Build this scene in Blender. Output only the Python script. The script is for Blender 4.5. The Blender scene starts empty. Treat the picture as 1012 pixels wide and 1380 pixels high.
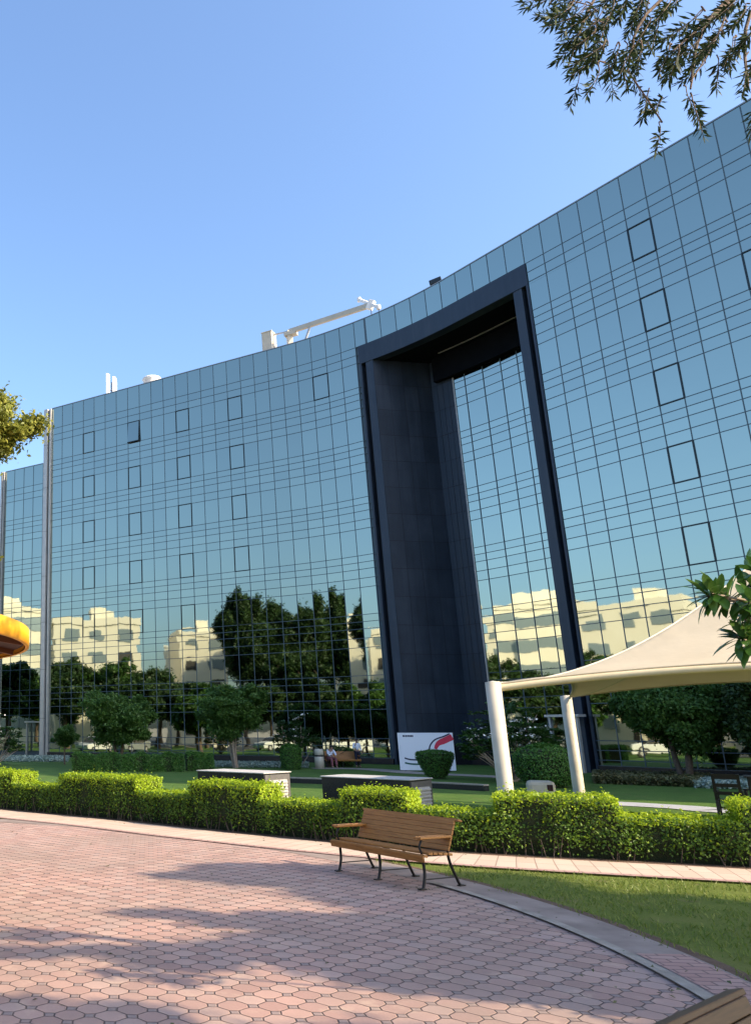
import bpy, math, random
import numpy as np
from mathutils import Vector, Matrix
random.seed(7); RNG = np.random.default_rng(11)
PI = math.pi
sc = bpy.context.scene
COL = sc.collection

# ------------------------------------------------------------------ camera data
F_PX, CX, CY, PITCH, EYE = 1122.0, 120.76, 694.5, 0.2533, 2.05
W_PX, H_PX = 1012.0, 1380.0

def ray(px, py):
    a = (px - CX) / F_PX; b = -(py - CY) / F_PX
    c, s = math.cos(PITCH), math.sin(PITCH)
    return Vector((a, c - b * s, s + b * c))
def G(px, py, z=0.0):                       # survey helper: the ground point under a sight line
    r = ray(px, py); t = (z - EYE) / r.z
    return Vector((r.x * t, r.y * t, z))
def atY(px, py, Y):
    r = ray(px, py) * (Y / ray(px, py).y)
    return Vector((r.x, r.y, r.z + EYE))

# ------------------------------------------------------------------ materials
def mat(name, color=(.5, .5, .5), rough=.6, metal=0., spec=.5):
    m = bpy.data.materials.new(name); m.use_nodes = True
    b = m.node_tree.nodes['Principled BSDF']
    b.inputs['Base Color'].default_value = (*color, 1)
    b.inputs['Roughness'].default_value = rough
    b.inputs['Metallic'].default_value = metal
    b.inputs['Specular IOR Level'].default_value = spec
    return m
class NT:
    def __init__(s, m): s.m = m; s.t = m.node_tree; s.b = s.t.nodes['Principled BSDF']; s.out = s.t.nodes['Material Output']
    def n(s, typ, **kw):
        o = s.t.nodes.new('ShaderNode' + typ)
        for k, v in kw.items():
            if k in o.inputs.keys(): o.inputs[k].default_value = v
            else: setattr(o, k, v)
        return o
    def l(s, a, b): s.t.links.new(a, b)
    def math(s, op, a, b=None, c=None):
        o = s.t.nodes.new('ShaderNodeMath'); o.operation = op
        for i, v in enumerate((a, b, c)):
            if v is None: continue
            if isinstance(v, (int, float)): o.inputs[i].default_value = v
            else: s.l(v, o.inputs[i])
        return o.outputs[0]
    def mix(s, f, a, b):
        o = s.t.nodes.new('ShaderNodeMix'); o.data_type = 'RGBA'
        for i, v in ((0, f), (6, a), (7, b)):
            if isinstance(v, (int, float)): o.inputs[i].default_value = v
            elif isinstance(v, tuple): o.inputs[i].default_value = (*v, 1)
            else: s.l(v, o.inputs[i])
        return o.outputs[2]
    def ramp(s, f, stops):
        o = s.t.nodes.new('ShaderNodeValToRGB'); e = o.color_ramp.elements
        while len(e) < len(stops): e.new(.5)
        for q, (p, c) in zip(e, stops): q.position = p; q.color = (*c, 1)
        s.l(f, o.inputs[0]); return o.outputs[0]
    def coord(s, kind='Object'): return s.n('TexCoord').outputs[kind]
    def pos(s): return s.n('NewGeometry').outputs['Position']
    def noise(s, vec, scale, detail=3, rough=.55):
        o = s.n('TexNoise', Scale=scale, Detail=detail, Roughness=rough); s.l(vec, o.inputs['Vector']); return o.outputs['Fac']
    def bump(s, h, strength=.3, dist=.02):
        o = s.n('Bump', Strength=strength, Distance=dist); s.l(h, o.inputs['Height']); s.l(o.outputs[0], s.b.inputs['Normal']); return o

def mottled(name, c1, c2, scale=3, rough=.7, bump=.15, bscale=None, metal=0., spec=.4, dist=.01):
    m = mat(name, c1, rough, metal, spec); t = NT(m); p = t.pos()
    f = t.noise(p, scale, 5)
    t.l(t.ramp(f, [(.3, c1), (.7, c2)]), t.b.inputs['Base Color'])
    if bump: t.bump(t.noise(p, bscale or scale * 8, 4), bump, dist)
    return m

def leafmat(name, cols, trans=.35, rough=.5, spec=.35):
    m = mat(name, cols[0], rough, 0, spec); t = NT(m)
    r = t.n('NewGeometry').outputs['Random Per Island']
    c = t.ramp(r, [(i / max(1, len(cols) - 1), q) for i, q in enumerate(cols)])
    t.l(c, t.b.inputs['Base Color'])
    tr = t.n('BsdfTranslucent'); g = t.n('Gamma', Gamma=.9); t.l(c, g.inputs[0]); t.l(g.outputs[0], tr.inputs[0])
    mx = t.n('MixShader'); mx.inputs[0].default_value = trans
    t.l(t.b.outputs[0], mx.inputs[1]); t.l(tr.outputs[0], mx.inputs[2]); t.l(mx.outputs[0], t.out.inputs[0])
    return m

def m_glass():
    m = mat('mirror_glass', (.40, .60, .60), .02, 1.0); t = NT(m); p = t.pos()
    r = t.n('NewGeometry').outputs['Random Per Island']
    t.l(t.ramp(r, [(0, (.33, .375, .325)), (.5, (.345, .39, .335)), (1, (.36, .405, .345))]), t.b.inputs['Base Color'])
    f = t.noise(p, .55, 1.5, .4); f2 = t.noise(p, 1.7, 1, .4)
    h = t.math('ADD', f, t.math('MULTIPLY', f2, .16))
    t.bump(h, .30, .013)
    return m

def m_pavers():
    m = mat('octagon_pavers', (.4, .25, .22), .75, 0, .3); t = NT(m)
    p = t.pos()
    nz = t.n('TexNoise', Scale=5.0, Detail=2); t.l(p, nz.inputs['Vector'])
    wob = t.n('VectorMath', operation='SCALE'); t.l(nz.outputs['Color'], wob.inputs[0]); wob.inputs['Scale'].default_value = .034
    ad = t.n('VectorMath', operation='ADD'); t.l(p, ad.inputs[0]); t.l(wob.outputs[0], ad.inputs[1])
    mp = t.n('Mapping'); mp.inputs['Rotation'].default_value = (0, 0, math.radians(49)); mp.inputs['Scale'].default_value = (4.6, 4.6, 4.6)
    t.l(ad.outputs[0], mp.inputs['Vector'])
    sx = t.n('SeparateXYZ'); t.l(mp.outputs[0], sx.inputs[0])
    u = t.math('SUBTRACT', t.math('FRACT', sx.outputs[0]), .5); v = t.math('SUBTRACT', t.math('FRACT', sx.outputs[1]), .5)
    au = t.math('ABSOLUTE', u); av = t.math('ABSOLUTE', v)
    sm = t.math('ADD', au, av); mx = t.math('MAXIMUM', au, av)
    # distance to the octagon's edge, and to the small square set at the lattice corners
    d1 = t.math('SUBTRACT', .485, mx)
    d2 = t.math('MULTIPLY', t.math('SUBTRACT', .735, sm), .7071)
    doct = t.math('MINIMUM', d1, d2)
    dsq = t.math('MULTIPLY', t.math('SUBTRACT', sm, .775), .7071)
    issq = t.math('GREATER_THAN', sm, .755)
    d = t.math('MAXIMUM', doct, dsq)
    mr = t.n('MapRange', interpolation_type='SMOOTHSTEP'); mr.inputs[1].default_value = -.012; mr.inputs[2].default_value = .03
    t.l(d, mr.inputs[0])
    fx = t.math('FLOOR', sx.outputs[0]); fy = t.math('FLOOR', sx.outputs[1])
    cb = t.n('CombineXYZ'); t.l(fx, cb.inputs[0]); t.l(fy, cb.inputs[1])
    wn = t.n('TexWhiteNoise', noise_dimensions='2D'); t.l(cb.outputs[0], wn.inputs['Vector'])
    tile = t.ramp(wn.outputs['Value'], [(0, (.26, .145, .115)), (.3, (.36, .21, .165)), (.65, (.42, .26, .205)), (.85, (.33, .235, .2)), (1, (.48, .32, .255))])
    grime = t.noise(p, 1.1, 5); fine = t.noise(p, 45, 3)
    tile = t.mix(t.math('MULTIPLY', grime, .45), tile, (.33, .26, .24))
    tile = t.mix(t.math('MULTIPLY', fine, .35), tile, (.5, .36, .31))
    tile = t.mix(issq, tile, (.255, .20, .185))
    big = t.noise(p, .45, 6, .65)
    tile = t.mix(t.ramp(big, [(.40, (0,) * 3), (.70, (.7,) * 3)]), tile, (.25, .195, .16))
    sand = t.noise(p, 2.6, 6, .7)
    tile = t.mix(t.ramp(sand, [(.56, (0,) * 3), (.75, (.6,) * 3)]), tile, (.50, .39, .29))
    c = t.mix(mr.outputs[0], (.13, .095, .08), tile)
    t.l(c, t.b.inputs['Base Color'])
    h = t.math('ADD', mr.outputs[0], t.math('MULTIPLY', fine, .15))
    h = t.math('ADD', h, t.math('MULTIPLY', wn.outputs['Value'], .5))
    t.bump(h, .9, .012)
    return m

def m_brick(name, c1, c2, mortar, scale, rot, bw=.5, rh=.25, ms=.02):
    m = mat(name, c1, .8, 0, .3); t = NT(m); p = t.pos()
    mp = t.n('Mapping'); mp.inputs['Rotation'].default_value = (0, 0, rot or 0); t.l(p if rot is not None else t.n('TexCoord').outputs['UV'], mp.inputs['Vector'])
    b = t.n('TexBrick', Scale=scale); b.offset = .5 if rot is not None else 0; b.inputs['Color1'].default_value = (*c1, 1); b.inputs['Color2'].default_value = (*c2, 1); b.inputs['Mortar'].default_value = (*mortar, 1)
    b.inputs['Mortar Size'].default_value = ms; b.inputs['Brick Width'].default_value = bw; b.inputs['Row Height'].default_value = rh
    t.l(mp.outputs[0], b.inputs['Vector'])
    f = t.noise(p, 2.2, 5)
    t.l(t.mix(t.math('MULTIPLY', f, .5), b.outputs['Color'], tuple(q * .75 for q in c1)), t.b.inputs['Base Color'])
    h = t.math('SUBTRACT', t.math('MULTIPLY', t.noise(p, 50, 2), .3), b.outputs['Fac'])
    t.bump(h, .6, .008)
    return m

def m_grass(name, a, b, c):
    m = mat(name, a, .8, 0, .2); t = NT(m); p = t.pos()
    f = t.noise(p, .55, 5, .6); g = t.noise(p, 28, 4, .7)
    col = t.ramp(f, [(.3, a), (.55, b), (.8, c)])
    col = t.mix(t.math('MULTIPLY', g, .55), col, tuple(q * .45 for q in a))
    wear = t.noise(p, 1.7, 6, .7)
    col = t.mix(t.ramp(wear, [(.56, (0,) * 3), (.74, (.75,) * 3)]), col, (.16, .125, .065))
    t.l(col, t.b.inputs['Base Color']); t.bump(g, .8, .03)
    return m

def m_clad():
    m = mat('dark_blue_cladding', (.016, .025, .052), .42, .25, .5); t = NT(m); p = t.pos()
    mp = t.n('Mapping'); mp.inputs['Scale'].default_value = (2.2, 2.2, .16); t.l(p, mp.inputs['Vector'])
    streak = t.noise(mp.outputs[0], 1.5, 5, .65); f = t.noise(p, .7, 4); g = t.noise(p, 9, 4)
    k = t.math('ADD', t.math('MULTIPLY', f, .35), t.math('ADD', t.math('MULTIPLY', streak, .5), t.math('MULTIPLY', g, .15)))
    isl = t.n('NewGeometry').outputs['Random Per Island']
    k = t.math('ADD', k, t.math('MULTIPLY', t.math('SUBTRACT', isl, .5), .12))
    t.l(t.ramp(k, [(.28, (.013, .022, .036)), (.52, (.022, .035, .056)), (.75, (.042, .058, .082))]), t.b.inputs['Base Color'])
    t.l(t.ramp(k, [(.3, (.36,) * 3), (.7, (.6,) * 3)]), t.b.inputs['Roughness'])
    t.bump(t.noise(p, 1.3, 2), .35, .02)
    return m

def m_wood(name, c1, c2):
    m = mat(name, c1, .5, 0, .4); t = NT(m); p = t.coord()
    mp = t.n('Mapping'); mp.inputs['Scale'].default_value = (3, 40, 40); t.l(p, mp.inputs['Vector'])
    f = t.noise(mp.outputs[0], 1.6, 5, .6)
    t.l(t.ramp(f, [(.25, c1), (.7, c2)]), t.b.inputs['Base Color']); t.bump(f, .25, .004)
    return m

M = {}
M['glass'] = m_glass()
M['mullion'] = mat('mullion_dark', (.06, .095, .12), .5, .1)
M['casement'] = mat('casement_frame', (.014, .024, .032), .4, .3)
M['clad'] = m_clad()
M['slot'] = mat('slot_black', (.004, .006, .012), .6)
M['soffit'] = mottled('soffit_panel', (.0035, .005, .008), (.006, .008, .012), 2, .9, .1, spec=.08)
M['alu'] = mottled('brushed_aluminium', (.42, .42, .41), (.50, .49, .47), 1.5, .42, .05, metal=.35)
M['alu_dark'] = mottled('groove_grey', (.12, .115, .11), (.15, .145, .14), 2, .5, .05, metal=.2)
M['coping'] = mat('coping_grey', (.25, .27, .28), .4, .5)
M['plinth'] = mottled('black_granite', (.012, .012, .015), (.025, .025, .03), 30, .25, .03, spec=.5)
M['granite_top'] = mottled('pale_granite', (.40, .39, .38), (.5, .49, .47), 20, .5, .1)
M['rear'] = mat('rear_wall_grey', (.22, .27, .3), .4, .3)
M['roofm'] = mottled('roof_membrane', (.35, .34, .32), (.42, .4, .38), 1, .9, .1)
M['white_paint'] = mottled('white_paint', (.74, .73, .70), (.8, .79, .77), 4, .45, .03)
M['cream_metal'] = mottled('cream_enamel', (.44, .41, .32), (.52, .485, .39), 3, .42, .04)
M['rail_cream'] = mottled('rail_cream', (.56, .47, .28), (.62, .53, .33), 3, .45, .04)
M['crane'] = mottled('crane_cream', (.46, .42, .33), (.52, .48, .39), 2, .5, .05)
M['black'] = mat('black_iron', (.012, .011, .011), .45, .4)
M['pavers'] = m_pavers()
M['path'] = m_brick('beige_path_blocks', (.46, .36, .28), (.55, .44, .35), (.25, .19, .15), 1.0, None, .26, .64, .009)
M['ringbrick'] = m_brick('red_ring_bricks', (.36, .22, .19), (.42, .29, .25), (.14, .1, .09), 1.0, math.radians(8), .24, .12, .01)
M['concrete'] = mottled('grey_concrete', (.17, .135, .115), (.29, .24, .21), 1.9, .85, .3, 40)
M['kerb'] = mottled('kerb_concrete', (.20, .175, .145), (.34, .31, .265), 4.5, .85, .3, 40)
M['greypath'] = mottled('grey_path', (.30, .32, .34), (.36, .38, .4), 2, .8, .2, 30)
M['lawn'] = m_grass('lawn_turf', (.06, .125, .022), (.085, .165, .03), (.12, .185, .04))
M['strip'] = m_grass('strip_turf', (.10, .14, .02), (.14, .175, .03), (.19, .19, .055))
M['soil'] = mottled('dry_soil', (.085, .052, .034), (.14, .09, .06), 6, .95, .6, 40, dist=.03)
M['ground'] = mottled('bare_ground', (.28, .24, .19), (.36, .31, .25), .3, .95, .2, 10)
M['asphalt'] = mottled('asphalt', (.05, .05, .052), (.075, .075, .075), 1, .9, .2, 40)
M['bark'] = mottled('bark', (.09, .06, .042), (.17, .125, .09), 9, .9, .6, 30, dist=.02)
M['bark_pale'] = mottled('pale_bark', (.26, .20, .15), (.36, .29, .23), 9, .85, .4, 30)
M['wood'] = m_wood('bench_timber', (.24, .095, .022), (.44, .20, .05))
M['wood_old'] = m_wood('weathered_timber', (.05, .028, .012), (.10, .055, .025))
M['dark_wood'] = m_wood('dark_stained_timber', (.018, .013, .011), (.035, .026, .022))
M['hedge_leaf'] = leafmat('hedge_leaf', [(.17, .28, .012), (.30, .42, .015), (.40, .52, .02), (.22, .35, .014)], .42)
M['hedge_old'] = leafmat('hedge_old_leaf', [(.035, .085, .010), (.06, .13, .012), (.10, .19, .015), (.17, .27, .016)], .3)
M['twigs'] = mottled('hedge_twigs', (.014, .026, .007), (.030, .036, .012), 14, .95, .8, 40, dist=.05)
M['tree_leaf'] = leafmat('tree_leaf', [(.04, .105, .018), (.065, .145, .026), (.10, .185, .035)], .3)
M['dark_leaf'] = leafmat('dark_tree_leaf', [(.022, .05, .014), (.035, .075, .018), (.055, .10, .022)], .25)
M['olive_leaf'] = leafmat('olive_tree_leaf', [(.10, .13, .022), (.19, .215, .035), (.31, .31, .055)], .35)
M['bush_leaf'] = leafmat('clipped_bush_leaf', [(.035, .115, .014), (.06, .16, .022), (.09, .205, .028)], .25)
M['plum_leaf'] = leafmat('plumeria_leaf', [(.025, .07, .015), (.045, .11, .02), (.065, .14, .03)], .2, .3, .5)
M['near_leaf'] = leafmat('glossy_broad_leaf', [(.03, .085, .014), (.05, .13, .02), (.09, .17, .03)], .3, .28, .5)
M['needle'] = leafmat('bottlebrush_leaf', [(.014, .024, .010), (.022, .038, .014), (.045, .066, .018)], .15, .6, .12)  # leaf tones darkened in the colour so the shoots read as backlit
M['cycad'] = leafmat('cycad_frond', [(.06, .11, .075), (.09, .15, .10)], .2)
M['silver'] = leafmat('silver_groundcover', [(.30, .38, .32), (.40, .48, .42), (.2, .3, .22)], .2)
M['drygrass'] = leafmat('dry_grass', [(.10, .10, .04), (.16, .15, .065), (.08, .10, .03)], .25)
M['blade'] = leafmat('grass_blade', [(.085, .14, .018), (.13, .19, .026), (.20, .22, .045)], .35)
M['flower'] = mat('white_flower', (.8, .79, .74), .6)
M['yellow'] = mottled('yellow_fascia', (.80, .36, .015), (.85, .42, .03), 2, .45, .03)
M['maroon'] = mottled('maroon_underside', (.03, .009, .006), (.045, .014, .008), 2, .7, .05)
M['rust_rib'] = mat('rust_rib', (.15, .05, .018), .6)
M['cream_wall'] = mottled('cream_render', (.78, .71, .56), (.82, .76, .62), .4, .85, .1)
M['white_wall'] = mottled('white_render', (.72, .74, .70), (.78, .79, .75), .4, .85, .1)
M['far_glass'] = mat('far_window_glass', (.30, .36, .38), .2, .3)
M['far_dark'] = mat('dark_opening', (.05, .045, .04), .6)
M['sign_white'] = mat('sign_white', (.72, .76, .82), .35)
M['red'] = mat('sign_red', (.55, .02, .06), .4)
M['dgreen'] = mat('sign_green', (.01, .09, .07), .4)
M['navy'] = mat('navy_paint', (.012, .018, .06), .5)
M['skin'] = mat('skin', (.33, .19, .13), .55)
M['shirt'] = mat('white_shirt', (.72, .76, .84), .8)
M['trousers'] = mat('dark_trousers', (.012, .013, .03), .8)
M['redcloth'] = mat('dusty_red_cloth', (.20, .07, .08), .8)
M['hair'] = mat('black_hair', (.01, .008, .007), .6)
M['lamp'] = mat('lamp_glow', (.9, .6, .3), .5)
M['end_grey'] = mottled('unit_end_grey', (.085, .082, .08), (.11, .107, .104), 8, .6, .05)
M['louver'] = mottled('louver_grey', (.34, .335, .32), (.40, .39, .38), 5, .5, .03)
M['car_white'] = mat('car_white', (.75, .75, .74), .25)
M['car_silver'] = mat('car_silver', (.40, .41, .42), .3, .5)
M['tyre'] = mat('tyre', (.02, .02, .02), .8)
M['pot'] = mat('pot_beige', (.5, .42, .28), .7)

def m_fabric():
    m = mat('tent_fabric', (.62, .52, .40), .7, 0, .2); t = NT(m); p = t.pos()
    f = t.noise(p, 1.3, 4)
    c = t.ramp(f, [(.3, (.51, .45, .325)), (.7, (.57, .505, .37))]); t.l(c, t.b.inputs['Base Color'])
    t.bump(t.noise(p, 1.4, 4), .5, .05)
    tr = t.n('BsdfTranslucent'); tr.inputs[0].default_value = (.6, .48, .34, 1)
    mx = t.n('MixShader'); mx.inputs[0].default_value = .22
    t.l(t.b.outputs[0], mx.inputs[1]); t.l(tr.outputs[0], mx.inputs[2]); t.l(mx.outputs[0], t.out.inputs[0])
    return m
M['fabric'] = m_fabric()

# ------------------------------------------------------------------ mesh helpers
class MB:
    def __init__(s): s.v = []; s.f = []; s.mi = []; s.mats = []; s.cur = 0; s.sm = []
    def use(s, m):
        if m not in s.mats: s.mats.append(m)
        s.cur = s.mats.index(m); return s
    def add(s, vs, fs, smooth=False):
        o = len(s.v); s.v += [tuple(q) for q in vs]
        for f in fs: s.f.append(tuple(i + o for i in f)); s.mi.append(s.cur); s.sm.append(smooth)
        return s
    def quad(s, a, b, c, d): return s.add([a, b, c, d], [(0, 1, 2, 3)])
    def hexa(s, b4, t4):
        return s.add(list(b4) + list(t4), [(3, 2, 1, 0), (4, 5, 6, 7), (0, 1, 5, 4), (1, 2, 6, 5), (2, 3, 7, 6), (3, 0, 4, 7)])
    def box(s, x0, x1, y0, y1, z0, z1):
        return s.hexa([(x0, y0, z0), (x1, y0, z0), (x1, y1, z0), (x0, y1, z0)], [(x0, y0, z1), (x1, y0, z1), (x1, y1, z1), (x0, y1, z1)])
    def obox(s, c, ax, ay, az):            # centre and three half-axis vectors
        c, ax, ay, az = map(Vector, (c, ax, ay, az)); P = lambda i, j, k: c + ax * i + ay * j + az * k
        return s.hexa([P(-1, -1, -1), P(1, -1, -1), P(1, 1, -1), P(-1, 1, -1)], [P(-1, -1, 1), P(1, -1, 1), P(1, 1, 1), P(-1, 1, 1)])
    def bar(s, a, b, w, h, up=(0, 0, 1)):
        a, b = Vector(a), Vector(b); d = b - a; L = d.length; d.normalize()
        r = d.cross(Vector(up));
        if r.length < 1e-4: r = d.cross(Vector((1, 0, 0)))
        r.normalize(); u = r.cross(d)
        return s.obox((a + b) / 2, d * L / 2, r * w / 2, u * h / 2)
    def tube(s, pts, rad, n=8, cap=True):
        pts = [Vector(p) for p in pts]; m = len(pts)
        rad = [rad] * m if isinstance(rad, (int, float)) else rad
        d0 = (pts[1] - pts[0]).normalized(); r = d0.cross(Vector((0, 0, 1)))
        if r.length < 1e-3: r = d0.cross(Vector((1, 0, 0)))
        r.normalize(); vs = []; fs = []
        for i, p in enumerate(pts):
            d = (pts[min(i + 1, m - 1)] - pts[max(i - 1, 0)]).normalized()
            r = (r - d * r.dot(d)); r = r.normalized() if r.length > 1e-6 else d.orthogonal().normalized()
            u = d.cross(r)
            for k in range(n):
                a = 2 * PI * k / n; vs.append(p + (r * math.cos(a) + u * math.sin(a)) * rad[i])
        for i in range(m - 1):
            for k in range(n):
                fs.append((i * n + k, i * n + (k + 1) % n, (i + 1) * n + (k + 1) % n, (i + 1) * n + k))
        s.add(vs, fs, True)
        if cap: s.add(vs[:n], [tuple(range(n - 1, -1, -1))]); s.add(vs[-n:], [tuple(range(n))])
        return s
    def lathe(s, prof, c=(0, 0, 0), n=20, smooth=True):
        vs = []; fs = []
        for (r, z) in prof:
            for k in range(n): a = 2 * PI * k / n; vs.append((c[0] + r * math.cos(a), c[1] + r * math.sin(a), c[2] + z))
        for i in range(len(prof) - 1):
            for k in range(n): fs.append((i * n + k, i * n + (k + 1) % n, (i + 1) * n + (k + 1) % n, (i + 1) * n + k))
        return s.add(vs, fs, smooth)
    def build(s, name, m=None, parent=None, bevel=0):
        me = bpy.data.meshes.new(name); me.from_pydata(s.v, [], s.f)
        for q in ([m] if m else s.mats): me.materials.append(q)
        if not m and len(s.mats) > 1: me.polygons.foreach_set('material_index', s.mi)
        me.polygons.foreach_set('use_smooth', s.sm)
        me.update(); o = bpy.data.objects.new(name, me); COL.objects.link(o)
        if parent: o.parent = parent
        if bevel:
            b = o.modifiers.new('bevel', 'BEVEL'); b.width = bevel; b.segments = 2; b.limit_method = 'ANGLE'
        return o

def np_mesh(name, V, Fc, m, parent=None, smooth=False, mats=None, mi=None):
    me = bpy.data.meshes.new(name); n = len(V); k = Fc.shape[1]
    me.vertices.add(n); me.vertices.foreach_set('co', np.ascontiguousarray(V, dtype=np.float32).ravel())
    me.loops.add(Fc.size); me.loops.foreach_set('vertex_index', np.ascontiguousarray(Fc, dtype=np.int32).ravel())
    me.polygons.add(len(Fc)); me.polygons.foreach_set('loop_start', np.arange(len(Fc), dtype=np.int32) * k)
    me.polygons.foreach_set('loop_total', np.full(len(Fc), k, dtype=np.int32))
    for q in (mats or [m]): me.materials.append(q)
    if mi is not None: me.polygons.foreach_set('material_index', np.ascontiguousarray(mi, dtype=np.int32))
    if smooth: me.polygons.foreach_set('use_smooth', np.ones(len(Fc), dtype=bool))
    me.update(calc_edges=True); me.validate()
    o = bpy.data.objects.new(name, me); COL.objects.link(o)
    if parent: o.parent = parent
    return o

def tag(o, label=None, cat=None, group=None, kind=None):
    if label: o['label'] = label
    if cat: o['category'] = cat
    if group: o['group'] = group
    if kind: o['kind'] = kind
    return o
def thing(name, label, cat, loc=(0, 0, 0), rz=0, group=None):
    o = bpy.data.objects.new(name, None); COL.objects.link(o); o.empty_display_size = .3
    o.location = loc; o.rotation_euler = (0, 0, rz)
    return tag(o, label, cat, group)
def copy_tree(o, parent=None):
    c = o.copy(); COL.objects.link(c)
    if parent: c.parent = parent
    for ch in list(o.children): copy_tree(ch, c)
    return c
def unit(a): return a / (np.linalg.norm(a, axis=1, keepdims=True) + 1e-9)

def leaves(P, N, size, aspect=.5, jit=.35, fold=.15, rnd=1.0):
    """one diamond leaf per point P, its plane roughly facing N"""
    n = len(P)
    N = unit(N + RNG.normal(0, rnd, (n, 3)))
    T = unit(np.cross(N, RNG.normal(0, 1, (n, 3)))); B = np.cross(N, T)
    L = size * (1 + RNG.uniform(-jit, jit, (n, 1))); Wd = L * aspect
    V = np.empty((n, 4, 3))
    V[:, 0] = P - T * L * .5; V[:, 2] = P + T * L * .5
    V[:, 1] = P + B * Wd * .5 + N * L * fold; V[:, 3] = P - B * Wd * .5 + N * L * fold
    return V.reshape(-1, 3), np.arange(n * 4).reshape(n, 4)

def crown_points(lobes, n, clumps=60, spread=.22, shell=.55):
    """points in clumps through a set of ellipsoid lobes (centre, radii)"""
    w = np.array([l[1][0] * l[1][1] * l[1][2] for l in lobes]) ** .7; w /= w.sum()
    P = []; N = []
    for (c, r), k in zip(lobes, np.maximum(1, (w * clumps).astype(int))):
        c = np.array(c); r = np.array(r)
        d = unit(RNG.normal(0, 1, (k, 3))); rho = shell + (1 - shell) * RNG.random((k, 1)) ** .6
        cc = c + d * r * rho
        per = max(1, int(n * k / max(1, clumps)))
        for q, dd in zip(cc, d):
            m = int(per * RNG.uniform(.5, 1.5))
            pp = q + RNG.normal(0, 1, (m, 3)) * r * spread * RNG.uniform(.6, 1.2)
            P.append(pp); N.append(np.repeat(dd[None] * .6 + np.array([[0, 0, .7]]), m, 0))
    return np.concatenate(P), np.concatenate(N)

def limb(mb, a, b, r0, r1, bend=.15, k=6):
    a, b = Vector(a), Vector(b); side = Vector((random.uniform(-1, 1), random.uniform(-1, 1), random.uniform(-.3, .6))) * (b - a).length * bend
    pts = [a.lerp(b, t) + side * math.sin(t * PI) for t in [i / k for i in range(k + 1)]]
    mb.tube(pts, [r0 + (r1 - r0) * i / k for i in range(k + 1)], 7)
    return pts

def make_tree(name, label, cat, loc, lobes, nleaf, size, leaf, trunk_r=.12, bark='bark', clumps=70, stems=1, fork=.45, group=None, spread=.2, aspect=.5, kind='tree', shell=.5):
    root = thing(name, label, cat, loc, 0, group)
    zmin = min(c[2] - r[2] for c, r in lobes); zc = np.mean([c[2] for c, r in lobes])
    mb = MB(); fz = max(.3, zmin + (zc - zmin) * fork)
    for s_ in range(stems):
        a = 2 * PI * s_ / max(1, stems) + .5; off = 0 if stems == 1 else trunk_r * 1.3
        base = Vector((off * math.cos(a), off * math.sin(a), -.05)); top = Vector((base.x * 3, base.y * 3, fz))
        limb(mb, base, top, trunk_r * 1.2, trunk_r * .75, .06)
        for (c, r) in lobes[s_::stems]:
            limb(mb, top, (c[0], c[1], c[2] + r[2] * .3), trunk_r * .6, trunk_r * .12, .12)
            for q in range(2):
                limb(mb, top.lerp(Vector(c), .4), (c[0] + random.uniform(-.7, .7) * r[0], c[1] + random.uniform(-.7, .7) * r[1], c[2] + random.uniform(-.2, .6) * r[2]), trunk_r * .35, trunk_r * .08, .15)
    mb.build('trunk', M[bark], root)
    P, N = crown_points(lobes, nleaf, clumps, spread, shell); P[:, 2] = np.maximum(P[:, 2], .15)
    V, Fc = leaves(P, N, size, aspect)
    np_mesh('crown', V, Fc, M[leaf], root)
    return root

# ------------------------------------------------------------------ camera, world, sun
cam = bpy.data.objects.new('camera', bpy.data.cameras.new('camera')); COL.objects.link(cam); sc.camera = cam
cam.location = (0, 0, EYE); cam.rotation_euler = (PI / 2 + PITCH, 0, 0)
cd = cam.data; cd.sensor_fit = 'VERTICAL'; cd.sensor_width = 36; cd.sensor_height = 36; cd.lens = F_PX / H_PX * 36
cd.shift_x = (W_PX / 2 - CX) / H_PX; cd.shift_y = (CY - H_PX / 2) / H_PX
cd.clip_start = .05; cd.clip_end = 3000

SUN_EL, AZ = math.radians(32), math.atan2(.84, -.54)
S = Vector((math.sin(AZ) * math.cos(SUN_EL), math.cos(AZ) * math.cos(SUN_EL), math.sin(SUN_EL)))
w = bpy.data.worlds.new('World'); sc.world = w; w.use_nodes = True
sky = w.node_tree.nodes.new('ShaderNodeTexSky'); sky.sky_type = 'NISHITA'; sky.sun_disc = False
sky.sun_elevation = SUN_EL; sky.sun_rotation = AZ; sky.air_density = 1.15; sky.dust_density = 3.4; sky.ozone_density = 5.2; sky.altitude = 0
bg = w.node_tree.nodes['Background']; bg.inputs[1].default_value = .15
w.node_tree.links.new(sky.outputs[0], bg.inputs[0])
sl = bpy.data.lights.new('sun', 'SUN'); sl.energy = 3.9; sl.angle = math.radians(.6); sl.color = (1, .79, .55)
so = bpy.data.objects.new('sun', sl); COL.objects.link(so); so.rotation_euler = S.to_track_quat('Z', 'Y').to_euler()
sc.view_settings.view_transform = 'Standard'; sc.view_settings.look = 'None'; sc.view_settings.gamma = 1
sc.view_settings.exposure = 1.36
sc.cycles.use_denoising = True; sc.cycles.max_bounces = 8; sc.cycles.diffuse_bounces = 3; sc.cycles.glossy_bounces = 4; sc.cycles.transparent_max_bounces = 6
sc.cycles.caustics_reflective = False; sc.cycles.caustics_refractive = False; sc.cycles.sample_clamp_indirect = 6

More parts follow.
